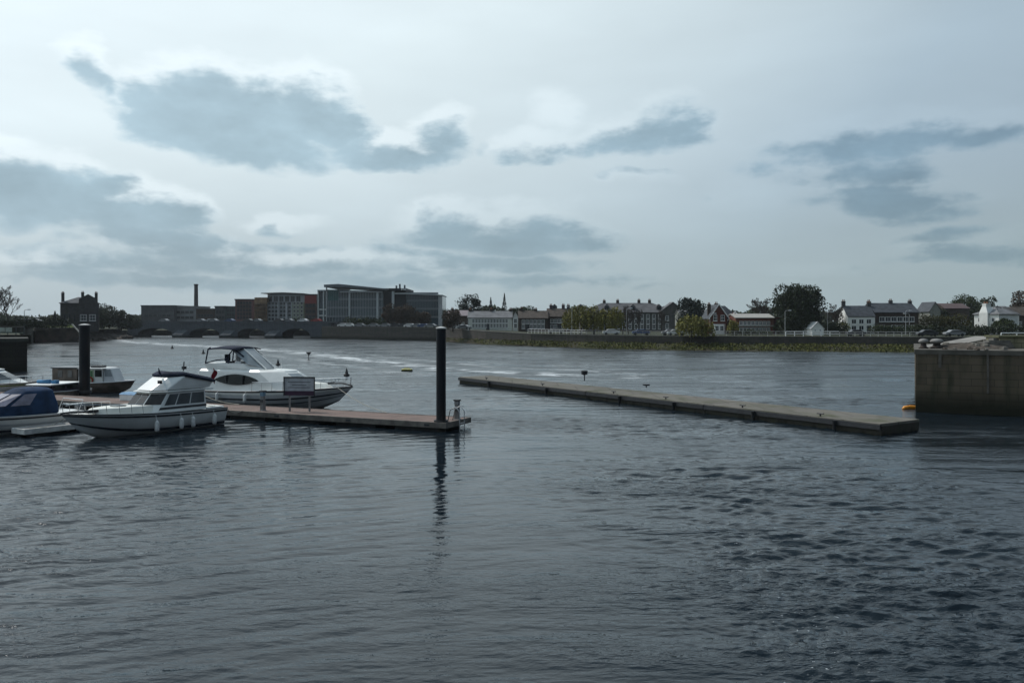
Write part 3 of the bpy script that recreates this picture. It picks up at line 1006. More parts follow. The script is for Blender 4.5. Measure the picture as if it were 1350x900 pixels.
def gable_roof(w, d, ze, zr, axis='x', over=0.35, th=0.16, x0=None):
    """Pitched slab roof with thickness over a w x d plan whose front edge is y=0, x centred."""
    mb = MB()
    if axis == 'x':
        k = (zr - ze) / (d / 2)
        pr = [(-over, ze - over * k), (d / 2, zr), (d + over, ze - over * k), (d + over, ze - over * k + th), (d / 2, zr + th * 1.2), (-over, ze - over * k + th)]
        mb.rings([[(-w / 2 - over * .6, y, z) for y, z in pr], [(w / 2 + over * .6, y, z) for y, z in pr]])
    else:
        k = (zr - ze) / (w / 2)
        pr = [(-w / 2 - over, ze - over * k), (0, zr), (w / 2 + over, ze - over * k), (w / 2 + over, ze - over * k + th), (0, zr + th * 1.2), (-w / 2 - over, ze - over * k + th)]
        mb.rings([[(x, -over * .7, z) for x, z in pr], [(x, d + over * .7, z) for x, z in pr]])
    return mb

def hip_roof(w, d, ze, zr, inset=None, over=0.35):
    mb = MB()
    i = inset if inset is not None else d / 2
    A = [(-w / 2 - over, -over), (w / 2 + over, -over), (w / 2 + over, d + over), (-w / 2 - over, d + over)]
    mb.prism(A, ze - 0.02, ze + 0.14)
    B = [(-w / 2 + i, d / 2 - .12), (w / 2 - i, d / 2 - .12), (w / 2 - i, d / 2 + .12), (-w / 2 + i, d / 2 + .12)]
    mb.frust(A, ze + 0.141, B, zr)
    return mb

def house(label, px0, px1, D, py_eave, py_top, depth=8.0, roof='gable_x', wall=None, roofm=None, rows=2, cols=4, win=(0.95, 1.35),
          chim=(), rz=0.0, z0=None, name='house', cat='house', group=None, door_at=None, frame=None, chm=None, door_m=None, bars=(1, 1), margin=0.09, side=0, over=0.35, chh=1.2, bottom=0.9):
    pm = (px0 + px1) / 2
    z0 = land_z(pm) if z0 is None else z0
    w = (px1 - px0) / F * D
    ze, zr = WZ(py_eave, D) - z0, WZ(py_top, D) - z0
    t = empty(name, (WX(pm, D), D, z0), label, cat, group, rz)
    wall = wall or M_RENDER
    roofm = roofm or M_SLATE
    b = MB()
    if roof == 'gable_x':
        b.rings([[(-w / 2, y, z) for y, z in ((0, -.8), (0, ze), (depth / 2, zr), (depth, ze), (depth, -.8))], [(w / 2, y, z) for y, z in ((0, -.8), (0, ze), (depth / 2, zr), (depth, ze), (depth, -.8))]])
        r_ = gable_roof(w, depth, ze, zr, 'x', over)
    elif roof == 'gable_y':
        b.xz([(-w / 2, -.8), (w / 2, -.8), (w / 2, ze), (0, zr), (-w / 2, ze)], 0, depth)
        r_ = gable_roof(w, depth, ze, zr, 'y', over)
    elif roof == 'hip':
        b.box(-w / 2, w / 2, 0, depth, -.8, ze)
        r_ = hip_roof(w, depth, ze, zr)
    else:
        b.box(-w / 2, w / 2, 0, depth, -.8, ze)
        r_ = MB(); r_.box(-w / 2 - .25, w / 2 + .25, -.25, depth + .25, ze + .003, max(zr, ze + .25))
    b.build('wall', wall, t)
    ro = r_.build('roof', roofm, t)
    for c in chim:
        fx, py = (c, None) if isinstance(c, (int, float)) else c
        zt = (WZ(py, D) - z0) if py else zr + chh
        x = -w / 2 + fx * w
        yy = depth / 2
        chimney(ro, x, yy, (zr - 0.5 if roof != 'flat' else ze), zt, chm or M_BRICKD)
    wz, hz = win
    top = ze if roof != 'flat' else ze
    for i in range(rows):
        zc = bottom + (top - bottom - 0.25) * i / rows
        hh = min(hz, (top - bottom) / rows * .78)
        for j in range(cols):
            x = -w / 2 + w * (margin + (1 - 2 * margin) * (j + .5) / cols)
            if door_at is not None and i == 0 and abs(x - (-w / 2 + door_at * w)) < wz * .8:
                continue
            window(t, x, zc, min(wz, w / cols * .7), hh, frame, bars=bars)
    if side:
        for i in range(rows):
            zc = bottom + (top - bottom - 0.25) * i / rows
            for j in range(side):
                window(t, -w / 2, zc, wz, min(hz, (top - bottom) / rows * .78), frame, y=depth * (j + .5) / side, rz=R(-90), bars=bars)
    if door_at is not None:
        door(t, -w / 2 + door_at * w, 0.02, 1.0, 2.05, door_m or M_DARKM)
    return t

# --- left: the stone house with tall chimneys
zH = 3.7
D = 252
t = house('tall dark stone house with corner chimneys and white sash windows above the slipway', 82.5, 127.5, D, 400, 391, 9.5, 'hip', M_GREYST if False else masonry('dark_clubhouse_stone', (0.075, 0.072, 0.075), (0.055, 0.053, 0.056), 0.7, 0.3, 0.02), M_SLATE, rows=0, cols=0, z0=zH, group=None, rz=R(26))
w = 45 / F * D
ro = [c for c in t.children if c.name.startswith('roof')][0]
for fx, py, yy in ((0.06, 386, 2), (0.56, 384.5, 6.8), (0.93, 385.5, 2.2)):
    chimney(ro, -w / 2 + fx * w, yy, WZ(402, D) - zH, WZ(py, D) - zH, masonry('dark_clubhouse_stone', None, None, 0, 0, 0), 0.85, 0.8)
gz = MB(); gz.xz([(-w * .02, 5.2), (w * .46, 5.2), (w * .46, WZ(394, D) - zH), (w * .22, WZ(387.5, D) - zH), (-w * .02, WZ(394, D) - zH)], -0.5, 4.0); gz.build('gable', MATS['dark_clubhouse_stone'], t)
gz = MB(); gz.box(-w * .02, w * .46, -.5, 0.3, -0.8, 5.2); gz.build('bay', MATS['dark_clubhouse_stone'], t)
window(t, w * .10, 2.6, 1.8, 1.9, y=-0.5, bars=(3, 1)); window(t, w * .335, 2.6, 1.8, 1.9, y=-0.5, bars=(3, 1))
for fx in (0.12, 0.24, 0.37):
    window(t, -w / 2 + fx * w, 2.3, 0.5, 2.2, M_DARKM, bars=(0, 1)); window(t, -w / 2 + fx * w, 0.1, 0.5, 1.4, M_DARKM, bars=(0, 1))
door(t, w * .2, 0.05, 1.0, 2.1, M_DARKM, y=-0.5)

# lawn slope below the house
strip('lawn', [(WX(58, 243), 243, 4.3), (WX(100, 243), 243, 4.3)], [(WX(62, 251), 251, 5.3), (WX(97, 251), 251, 5.3)], mat('lawn_grass', (0.075, 0.095, 0.025), 0.95, 0.3, 0.8), 6, 8, 0.05, 5, kind='structure')

# --- behind the bridge
M_WARE = mat('dark_warehouse_cladding', (0.07, 0.075, 0.082), 0.75, 0.2, 0.4)
M_WARE2 = mat('pale_grey_cladding', (0.20, 0.21, 0.22), 0.7, 0.15, 0.4)
t = house('long flat dark warehouse behind the left half of the bridge', 186, 229, 420, 403.5, 402.2, 20, 'flat', M_WARE, M_WARE, rows=1, cols=6, win=(2.2, 1.2), z0=3.6, name='warehouse', cat='warehouse', frame=M_DARKM, bottom=5)
t = house('grey clad hall beside the tall chimney stack', 229.5, 258, 424, 405, 403.2, 20, 'flat', M_WARE2, M_WARE2, rows=2, cols=4, win=(2.2, 1.2), z0=3.6, name='warehouse', cat='hall', frame=M_DARKM, bottom=4)
D = 460
t = empty('chimney_stack', (WX(258.5, D), D, 3), 'tall slender dark chimney stack rising behind the bridge', 'chimney')
MB().lathe([(1.25, 0), (1.0, WZ(376, D) - 3)], n=18).build('shaft', mat('stack_brick', (0.055, 0.052, 0.055), 0.9), t)
MB().lathe([(1.02, WZ(376, D) - 3.001), (1.25, WZ(375.6, D) - 3), (1.25, WZ(374.6, D) - 3), (0.9, WZ(374.4, D) - 3)], n=18).build('cap', mat('stack_brick', None), t)
blocks = [
    ('low dark terrace between the chimney stack and the boxy roof block', 258.5, 283, 400, 407.5, 406.5, M_BRICKD, 'flat', 2, 5),
    ('dark block with a raised boxy roof storey behind the bridge', 283.5, 297, 395, 405, 403.2, M_WARE, 'flat', 3, 3),
    ('narrow teal-grey block left of the red brick flats', 297.5, 310, 390, 405, 403.5, mat('teal_cladding', (0.04, 0.07, 0.075), 0.6), 'flat', 4, 3),
]
for lb, a, b_, D, e, r_, m, rf, rw, cl in blocks:
    house(lb, a, b_, D, e, r_, 14, rf, m, M_WARE, rows=rw, cols=cl, win=(1.6, 1.4), z0=3.8, name='town_building', cat='building', frame=M_DARKM)
house('dark red brick flats at the left end of the apartment row', 310, 334, 372, 395.5, 394, 18, 'flat', masonry('plum_brick', (0.19, 0.085, 0.085), (0.15, 0.07, 0.072), 0.6, 0.2, 0.02), M_WARE, rows=5, cols=5, win=(1.4, 1.6), z0=4, name='apartment_block', cat='apartments', frame=M_DARKM, bottom=3.2)

# apartment block with balconies
D = 358
z0 = 4.0
t = empty('apartment_block', (WX(335, D), D, z0), 'pale apartment block with timber balconies and a set-back top floor', 'apartments')
def lx(px): return (px - 335) / F * D
def lz(py): return WZ(py, D) - z0
M_TIMB = mat('timber_cladding', (0.26, 0.17, 0.10), 0.8, 0.3, 0.8)
M_PALE = mat('pale_grey_render', (0.42, 0.44, 0.45), 0.8, 0.1)
M_GREENR = mat('sage_render', (0.22, 0.25, 0.17), 0.85, 0.12)
for nm, a, b_, top, m, y in (('timber_wing', 335.5, 351.8, 392, M_TIMB, 0.0), ('main_wing', 352, 384.8, 399, M_PALE, 0.8), ('sage_wing', 385, 401, 398.5, M_GREENR, 0.3)):
    q = MB(); q.box(lx(a), lx(b_), y, 18, -.8, lz(top)); q.build(nm, m, t)
q = MB(); q.box(lx(350), lx(399), 3.0, 17, lz(398.4) + .01, lz(387)); q.build('penthouse', M_PALE, t)
q = MB(); q.xz([(lx(343), lz(386.8)), (lx(372), lz(386)), (lx(400), lz(387.2)), (lx(400), lz(386.4)), (lx(372), lz(385.2)), (lx(343), lz(386))], 1, 18); q.build('roof', M_DARKM, t)
for i in range(5):
    zz = 2.6 + i * 1.72 * 1.0
    for (a, b_) in ((336, 343.5), (344, 351.5)):
        q = MB(); x0, x1 = lx(a) + .1, lx(b_) - .1
        q.box(x0, x1, -1.3, -.002, zz, zz + .14)
        for k in range(7):
            xx = x0 + (x1 - x0) * k / 6
            q.box(xx - .02, xx + .02, -1.29, -1.25, zz + .14, zz + .95)
        q.box(x0, x1, -1.3, -1.23, zz + .951, zz + 1.0)
        q.build('balcony', M_DARKM, t)
    for px in (354.5, 359, 363.5, 370, 374.5, 381):
        window(t, lx(px), zz, 1.15, 1.15, M_DARKM, y=0.8, bars=(0, 0))
    for px in (388, 392.5, 397.5):
        window(t, lx(px), zz, 1.1, 1.15, M_WHITE, y=0.3, bars=(0, 0))
q = MB(); q.box(lx(376), lx(378.5), 0.2, .8, 0, lz(399)); q.box(lx(365.5), lx(367), 0.3, .8, 0, lz(399)); q.build('stair_fin', mat('light_fin', (0.42, 0.43, 0.44), 0.7), t)
for k in range(6):
    window(t, lx(353.5 + 7.5 * k), lz(397.6), 2.0, 2.6, M_STEEL, y=3.0, bars=(1, 0))

# red-brown block with a curved corner
house('brown block with a red top storey squeezed between the flats and the glass office', 401.5, 417, 352, 389, 387.5, 16, 'flat', mat('brown_render', (0.095, 0.065, 0.055), 0.85), M_DARKM, rows=5, cols=3, win=(1.3, 1.3), z0=4.1, name='apartment_block', cat='apartments', frame=M_DARKM)
D = 351.6
q = MB(); q.box(WX(401.5, D), WX(417, D), D - .1, D + .25, WZ(400, D), WZ(389.4, D))
par = [o for o in bpy.data.objects if o.type == 'EMPTY' and o.get('label', '').startswith('brown block')][0]
o = q.build('red_fascia', mat('red_cladding', (0.22, 0.045, 0.04), 0.7), par)
o.location = -Vector(par.location)

# --- the glass office on the quay
D = 318
z0 = 4.1
t = empty('glass_office', (WX(418, D), D, z0), 'large dark glass office building with flat overhanging roofs and a white framed end', 'office')
def lx(px): return (px - 418) / F * D
def lz(py): return WZ(py, D) - z0
M_CURT = mat('curtain_wall_glass', (0.055, 0.080, 0.095), 0.12, 0.35, 0.12, spec=0.6)
M_CURT2 = mat('teal_glass', (0.035, 0.105, 0.105), 0.12, 0.3, 0.12, spec=0.6)
M_FRAME = mat('pale_aluminium', (0.46, 0.49, 0.50), 0.5, 0.1)
M_SPAN = mat('spandrel_panel', (0.14, 0.16, 0.175), 0.5, 0.15)
M_CORE = mat('dark_stone_core', (0.030, 0.032, 0.036), 0.6, 0.2)
q = MB(); q.xz([(lx(430.5), 0), (lx(505), 0), (lx(505), lz(384.2)), (lx(430.5), lz(381.5))], 0.6, 26); q.build('main_block', M_CURT, t)
q = MB(); q.xz([(lx(505.2), 0), (lx(534), 0), (lx(534), lz(383)), (lx(505.2), lz(383))], 1.8, 24); q.build('core_block', M_CORE, t)
q = MB(); q.xz([(lx(534.2), 0), (lx(582), 0), (lx(582), lz(389.4)), (lx(534.2), lz(387.4))], 2.6, 22); q.build('rear_wing', M_CURT, t)
q = MB(); q.box(lx(418.6), lx(430.3), 1.2, 22, 0, lz(381.8)); q.build('end_block', M_CURT, t)
def bands(x0, x1, zs, y, n_mull, m=M_SPAN, mm=M_FRAME, hb=0.75):
    for i, z in enumerate(zs):
        q = MB(); q.box(x0, x1, y - .10, y - .003, z, z + hb); q.build('floor_band', m, t)
    q = MB()
    for k in range(n_mull + 1):
        xx = x0 + (x1 - x0) * k / n_mull
        q.box(xx - .05, xx + .05, y - .16, y - .102, zs[0], zs[-1])
    q.build('mullions', mm, t)
bands(lx(431), lx(461), [3.6, 7.0, 10.3, 13.6], 0.6, 14)
bands(lx(462.5), lx(504.5), [3.6, 7.0, 10.3, 13.2], 0.6, 20)
bands(lx(535), lx(577), [3.4, 6.6, 9.8, 12.6], 2.6, 20, mm=M_SPAN)
q = MB(); q.box(lx(432), lx(446), 0.44, .498, 10.1, lz(382)); q.build('teal_glazing', M_CURT2, t)
q = MB(); q.box(lx(459.8), lx(461.8), -.2, .55, 0, lz(382.4)); q.box(lx(496), lx(499), 0, .55, 2, lz(384.4)); q.build('mullion_fin', M_FRAME, t)
for a, b_ in ((418.2, 419.6), (425.2, 426.8), (429.2, 430.2)):
    q = MB(); q.box(lx(a), lx(b_), 0.5, 1.6, 0, lz(383.4 if a < 429 else 379)); q.build('column', mat('white_column', (0.55, 0.57, 0.56), 0.6), t)
q = MB(); q.box(lx(418), lx(430), 0.3, 22, lz(383.4) + .003, lz(382)); q.build('end_roof', M_FRAME, t)
for z in (4.0, 6.4):
    q = MB(); q.box(lx(419.7), lx(430), 0.7, 1.19, z, z + .55); q.build('end_balcony', mat('white_column', None), t)
# roofs: the pale sloping overhang, the flat one with the sign, the rear one
q = MB(); q.xz([(lx(428), lz(378.6)), (lx(447), lz(378.2)), (lx(512), lz(382.6)), (lx(512), lz(381.2)), (lx(447), lz(375)), (lx(428), lz(376))], -1.2, 26); q.build('roof_overhang', M_SPAN, t)
q = MB(); q.xz([(lx(427.8), lz(375.99)), (lx(447), lz(374.99)), (lx(512.2), lz(381.19)), (lx(512.2), lz(380.8)), (lx(447), lz(374.3)), (lx(427.8), lz(375.3))], -1.35, 26.1); q.build('roof_edge', M_FRAME, t)
q = MB(); q.box(lx(448), lx(504), -0.5, .59, lz(385.4), lz(384.6)); q.build('canopy', M_FRAME, t)
q = MB(); q.box(lx(505), lx(535.5), 0.6, 24, lz(382.99), lz(379.9)); q.build('core_roof', M_CORE, t)
q = MB(); q.box(lx(516), lx(519.2), .9, 1.79, 2, lz(383.2)); q.box(lx(519.4), lx(533.8), 1.4, 1.79, 12.6, 13.2); q.build('core_fin', M_FRAME, t)
sg = MB()
for k, (a, b_) in enumerate(((528.6, 530.2), (530.7, 531.5), (532, 533.4), (533.9, 535.2))):
    sg.box(lx(a), lx(b_), 0.4, 0.59, lz(382.3), lz(380.4))
sg.build('sign', mat('white_letters', (0.75, 0.76, 0.76), 0.5), t)
q = MB()
for px, h in ((520, 1.2), (524.5, 1.8), (531, 1.4)):
    q.box(lx(px), lx(px + 1.6), 3, 5, lz(379.89), lz(379.89) + h)
q.build('roof_plant', M_SPAN, t)
q = MB(); q.xz([(lx(533.9), lz(387.39)), (lx(583), lz(389.39)), (lx(583), lz(388.4)), (lx(533.9), lz(385.8))], 1.2, 22.3); q.build('rear_roof', M_FRAME, t)
q = MB(); q.box(lx(577.2), lx(582.2), 2.1, 2.59, 0, lz(389.6)); q.box(lx(580.9), lx(582.6), 1.5, 2.09, 2, lz(389.6)); q.build('end_frame', mat('light_fin', None), t)
q = MB(); q.box(lx(432), lx(504), 0.2, .499, 0, .5); q.build('plinth', M_CORE, t)
q = MB()
for k in range(18):
    xx = lx(434) + (lx(503) - lx(434)) * k / 17
    q.box(xx - .12, xx + .12, 0.35, .597, 0.5, 3.59)
q.build('arcade', M_SPAN, t)

# --- right bank houses, left to right
house('small terrace with a pink-grey roof and a white gable right of the tall pile', 590, 616, 262, 416, 409.5, 8, 'gable_x', M_BRICKD, mat('pinkish_slate', (0.26, 0.22, 0.23), 0.8), rows=1, cols=3, z0=3.6, chim=((.2, 406.5),), group=None)
house('long white terrace of two storeys with a grey roof and a row of tall windows', 617, 675, 252, 418.5, 410.5, 8, 'gable_x', M_RENDER if False else mat('cream_white_render', (0.62, 0.64, 0.60), 0.8, 0.08), M_SLATEG, rows=2, cols=12, win=(0.8, 1.25), z0=3.3, chim=((.04, 407), (.52, 407), (.97, 407)), name='terrace_house', cat='terrace', group=None, door_at=0.45)
house('narrow white gabled end house beside the white terrace', 676, 683, 250, 418, 411, 9, 'gable_y', M_RENDER, M_SLATEG, rows=2, cols=1, z0=3.2)
D = 240
house('dark brown terrace right of the white one with low eaves', 684, 722, D, 419, 410, 8, 'gable_x', M_BRICKD, M_SLATEB, rows=2, cols=6, win=(.9, 1.2), z0=3.1, chim=((.1, 406), (.6, 407)), door_at=.3, name='terrace_house', cat='terrace')
house('dark brown house with a stout tall chimney beside the willows', 722.5, 752, D + 2, 417, 407, 8, 'gable_x', M_BRICKD, M_SLATEB, rows=2, cols=5, win=(.9, 1.2), z0=3.0, chim=((.16, 402), (.72, 401.5), (.95, 402)), chm=mat('purple_brick', (0.075, 0.05, 0.06), 0.9), door_at=.5, name='terrace_house', cat='terrace')
t = house('very long grey institutional building under a hipped slate roof', 768, 893, 262, 412, 398.6, 14, 'hip', M_GREYST, mat('slate_grey_roof', (0.105, 0.105, 0.11), 0.8, 0.2, 0.6), rows=3, cols=13, win=(1.05, 1.45), z0=3.0, chim=((.255, 395.5), (.40, 395), (.63, 394.8), (.745, 394.8)), name='institution', cat='building', bottom=0.7)
q = MB(); q.xz([(-3.6, 0), (3.6, 0), (3.6, 6.4), (0, 9.0), (-3.6, 6.4)], -1.4, 0.5)
o = q.build('projecting_gable', M_GREYST, t, loc=(13.5, 0, 0))
q = MB(); q.xz([(-4.0, 6.1), (0, 9.05), (4.0, 6.1), (4.0, 6.35), (0, 9.3), (-4.0, 6.35)], -1.7, 4.0); q.build('gable_roof', MATS['slate_grey_roof'], t, loc=(13.5, 0, 0))
for zz in (0.9, 3.4):
    for xx in (11.6, 15.4):
        window(t, xx, zz, 1.1, 1.5, y=-1.4)
for k in range(6):                                            # dormers along the roof
    q = MB(); xx = -24 + k * 8.4
    q.xz([(xx - .8, 6.6), (xx + .8, 6.6), (xx + .8, 8.0), (xx, 8.7), (xx - .8, 8.0)], 1.6, 5)
    d_ = q.build('dormer', mat('slate_grey_roof', None), t)
    q = MB(); q.box(xx - .55, xx + .55, 1.55, 1.597, 6.85, 7.9); q.build('dormer_window', M_GLASS, d_)
house('low pale cottage half hidden behind the willow bush', 897, 934, 240, 414.5, 408.5, 8, 'gable_x', mat('grey_pebbledash', (0.24, 0.245, 0.22), 0.9), M_SLATEG, rows=1, cols=4, z0=2.9, chim=((.3, 405),))

# red brick villa with two gables and white bargeboards
D = 206
z0 = 2.9
t = house('red brick villa with a steep gable edged by white bargeboards', 937, 958, D, 417, 402, 9, 'gable_y', M_BRICK, M_SLATE, rows=0, cols=0, z0=z0, name='villa', cat='house', over=.5)
w = 21 / F * D
def barge(par, w, ze, zr, x=0, y=-.5):
    k = (zr - ze) / (w / 2)
    q = MB(); o_ = .55
    for s in (-1, 1):
        p = [(x + s * (w / 2 + o_), ze - o_ * k), (x, zr), (x, zr + .38), (x + s * (w / 2 + o_), ze - o_ * k + .38)]
        q.xz(p, y - .07 - .004 * s, y)
    q.build('bargeboard', M_WHITE, par)
barge(t, w, WZ(417, D) - z0, WZ(402, D) - z0)
q = MB(); q.box(w / 2 + .002, w / 2 + 3.4, 1.2, 8.5, -.8, WZ(420, D) - z0); q.build('side_wing', M_BRICK, t)
q = MB(); q.frust([(w / 2 - 1, .9), (w / 2 + 3.7, .9), (w / 2 + 3.7, 8.9), (w / 2 - 1, 8.9)], WZ(420, D) - z0 + .003, [(w / 2 - .9, 4.4), (w / 2 + .7, 4.4), (w / 2 + .7, 5), (w / 2 - .9, 5)], WZ(402.6, D) - z0); q.build('side_roof', M_SLATE, t)
q = MB(); gx = w / 2 + 2.2; q.xz([(gx - 1.4, 2), (gx + 1.4, 2), (gx + 1.4, WZ(420, D) - z0), (gx, WZ(412, D) - z0), (gx - 1.4, WZ(420, D) - z0)], .2, 4); q.build('small_gable', M_BRICK, t)
barge(t, 2.8, WZ(420, D) - z0, WZ(412, D) - z0, gx, .2)
for xx in (-.9, 1.0):
    window(t, xx, 3.3, 0.95, 1.5, bars=(1, 1))
q = MB(); q.prism([(-1.7, 0), (-1.2, -.9), (1.2, -.9), (1.7, 0)], -.5, 2.5); q.build('bay_window', M_WHITE, t)
for xx in (-.65, .55):
    window(t, xx, .8, .9, 1.3, y=-.9)
ro = [c for c in t.children if c.name.startswith('roof')][0]
chimney(ro, -w / 2 + .4, 3.5, 3.5, WZ(400.5, D) - z0, M_BRICKD, .8, .7)
chimney(ro, w * .22, 6, 4.5, WZ(399.5, D) - z0, M_BRICKD, .9, .7)
door(t, w / 2 + 1.0, .05, .95, 2.05, M_DARKM, y=1.2)

t = house('long red brick hall with a pale flat-pitched roof beside the great dark tree', 970, 1020, 200, 419, 414.2, 9, 'gable_x', masonry('orange_brick', (0.22, 0.085, 0.06), (0.17, 0.065, 0.05), 0.45, 0.15, 0.02), mat('pale_felt_roof', (0.36, 0.345, 0.32), 0.85, .1), rows=2, cols=8, win=(.8, 1.0), z0=2.9, name='brick_hall', cat='hall', bottom=.7)
q = MB(); q.box(-4.7, 4.7, -.35, -.03, 1.9, 2.15); q.box(-4.7, 4.7, -.5, -.36, 2.16, 2.24); q.build('string_band', mat('pale_band', (0.4, 0.38, 0.35), 0.8), t)
q = MB(); q.box(4.66, 6.6, .6, 9, -.8, 4.2); q.build('end_wing', masonry('maroon_brick', (0.11, 0.03, 0.032), (0.085, 0.026, 0.028), 0.45, .15, .02), t)
house('small white gabled boathouse standing behind the white rails', 1070, 1086, 188, 433, 425, 6, 'gable_y', M_RENDER, mat('pale_sheet_roof', (0.45, 0.46, 0.46), 0.6), rows=1, cols=2, win=(.5, .8), z0=2.8, bottom=.9, name='boathouse', cat='shed', over=.2)

t = house('white rendered two-storey house with a dark slate roof and sunlit gable end', 1118, 1153, 212, 417, 403.5, 7.5, 'gable_x', M_RENDER, M_SLATE, rows=2, cols=3, win=(1.25, 1.2), z0=2.9, chim=((.02, 396.5), (.97, 398.5)), door_at=.78, chm=mat('dark_render', (0.07, 0.07, 0.075), .9), rz=R(-4), bars=(1, 0), side=1, over=.18)
t = house('dark brick semi-detached pair joined to the white house, three chimneys on its ridge', 1153.5, 1211, 213, 411.5, 399.8, 8.5, 'gable_x', M_BRICKD, M_SLATE, rows=2, cols=6, win=(1.3, 1.3), z0=2.9, chim=((.02, 396.5), (.53, 395.5), (.98, 396)), chm=mat('dark_render', None), door_at=.3, bars=(1, 0))
house('brown roofed bungalow behind the olive hedge', 1246, 1278, 262, 406.5, 400.2, 9, 'gable_x', mat('brown_wall', (0.08, 0.062, 0.055), 0.9), mat('plum_tile', (0.11, 0.08, 0.08), 0.85), rows=1, cols=4, z0=4.5)
house('little gabled house with a pale front among the dark trees right of the brick pair', 1226, 1240, 250, 409, 398.5, 8, 'gable_y', mat('grey_pebbledash', None), M_SLATE, rows=1, cols=2, win=(.6, 1.2), z0=4.0)
# white house on the right, turned to the sun
D = 205
z0 = 3.4
t = house('bright white house with a stepped chimney breast and hipped grey roof at the right edge', 1283, 1318, D, 414.5, 404, 7, 'hip', M_RENDER, M_SLATEG, rows=2, cols=3, win=(.9, 1.1), z0=z0, rz=R(-66), name='villa', cat='house', door_at=.75, bars=(1, 0))
w = 35 / F * D
q = MB(); q.box(-w * .22, w * .12, -.7, 2.4, -.8, 4.8); q.frust([(-w * .22, -.7), (w * .12, -.7), (w * .12, 2.4), (-w * .22, 2.4)], 4.801, [(-w * .16, -.3), (w * .02, -.3), (w * .02, 1.6), (-w * .16, 1.6)], 6.3); q.box(-w * .15, w * .01, -.25, 1.5, 6.301, WZ(400, D) - z0); q.build('chimney_breast', M_RENDER, t)
q = MB(); q.lathe([(.2, 0), (.17, .5)], -.6, .4, 8); q.lathe([(.2, 0), (.17, .5)], .1, .4, 8); q.build('chimney_pot', M_POT, t, loc=(-w * .05, .2, WZ(400, D) - z0 + .002))
house('white wing with a broad grey roof right of the bright white house', 1312, 1342, 214, 415.5, 403, 8, 'hip', M_RENDER, M_SLATEG, rows=1, cols=4, win=(1.1, 1.2), z0=3.6, rz=R(-12), bottom=1.2)
house('dark roofed house cut off by the right edge of the photo', 1338, 1368, 226, 415.5, 405, 8, 'gable_x', M_BRICKD, M_SLATEB, rows=1, cols=3, z0=3.8)

# ------------------------------------------------------------------ marina: pontoons, piles, posts
M_DECK = masonry('red_brown_deck_boards', (0.27, 0.190, 0.163), (0.19, 0.140, 0.125), 2.4, 0.15, 0.02, axis='XY', stain=(0.10, 0.08, 0.07), streak=0.6)
M_EDGE = mat('grey_timber_edge', (0.16, 0.145, 0.13), 0.8, 0.3, 2)
M_FLOAT = mat('black_float', (0.018, 0.019, 0.020), 0.6, 0.3)
M_PILE = masonry('dark_coated_pile', (0.011, 0.014, 0.019), (0.014, 0.017, 0.022), 40, 40, 0.001, 0.55, stain=(.05, .036, .026), zlow=.5, zhigh=1.3, streak=.55)
DK0 = Vector((-3.7, 44.4, 0))
DKA = math.atan2(-0.415, 0.91)                               # local x runs to the right-hand end
U = Vector((math.cos(DKA), math.sin(DKA), 0)); V = Vector((-U.y, U.x, 0))
def dk(x, y, z=0.0):
    """Point on the dock: x metres left of its right end, y metres back from its front edge."""
    return DK0 - U * x + V * y + Vector((0, 0, z))
t = empty('pontoon', DK0, 'long floating walkway with red-brown boards, the boats moored along it', 'pontoon', rz=DKA)
LDK = 52
for k in range(13):
    q = MB(); q.box(-4 * k - 3.98, -4 * k - .02, .12, 2.88, .40, .50); q.build('deck_section', M_DECK, t)
q = MB()
for y0, y1 in ((0, .118), (2.882, 3.0)):
    q.box(-LDK, 0, y0, y1, .22, .52)
q.box(.003, .12, 0, 3.0, .22, .52)
q.build('edge_beam', M_EDGE, t)
for k in range(13):
    q = MB(); q.box(-4 * k - 3.3, -4 * k - .5, .2, 2.8, -.35, .30); q.build('float', M_FLOAT, t, bevel=.05)
q = MB()
for k in range(9):
    q.box(-5.2 * k - 1.2, -5.2 * k - .9, -.05, -.003, .30, .42)
q.build('mooring_cleat', M_DARKM, t)
# two gate-like loops of the ladder at the end
lad = empty('boarding_ladder', dk(-.3, 1.1), 'bent steel boarding ladder hooked over the right end of the pontoon', 'ladder', rz=DKA)
for s in (-.28, .28):
    MB().tube([(-.5, s, .52), (-.35, s, 1.15), (0, s, 1.32), (.22, s, 1.05), (.24, s, .3), (.24, s, -.9)], .028, 8).build('rail', M_STEEL, lad, smooth=True)
for k in range(5):
    MB().tube([(.24, -.28, .75 - k * .33), (.24, .28, .75 - k * .33)], .022, 6).build('rung', M_STEEL, lad)
def pile(label, loc, r, ztop):
    t = empty('mooring_pile', loc, label, 'pile', 'dark mooring piles')
    MB().lathe([(r, -2.2), (r, ztop - .001)], n=28).build('shaft', M_PILE, t, smooth=False)
    MB().lathe([(r + .02, ztop), (r + .02, ztop + .05), (r * .6, ztop + .09), (.02, ztop + .12)], n=28).build('cap', mat('pale_cap', (0.6, 0.6, 0.58), 0.6), t)
    q = MB()
    q.rings([[(R_ * math.cos(2 * math.pi * k / 28), R_ * math.sin(2 * math.pi * k / 28), z) for k in range(28)] for R_, z in ((r + .05, .42), (r + .13, .42), (r + .13, .62), (r + .05, .62), (r + .05, .42))], False)
    q.build('guide_collar', M_DARKM, t)
    return t
pile('tall dark steel mooring pile at the right end of the pontoon', dk(.42, .45), .265, 5.62)
pile('dark steel mooring pile on the left, behind the white flybridge boat', (WX(111.5, 64.5), 64.5, 0), .39, 5.72)

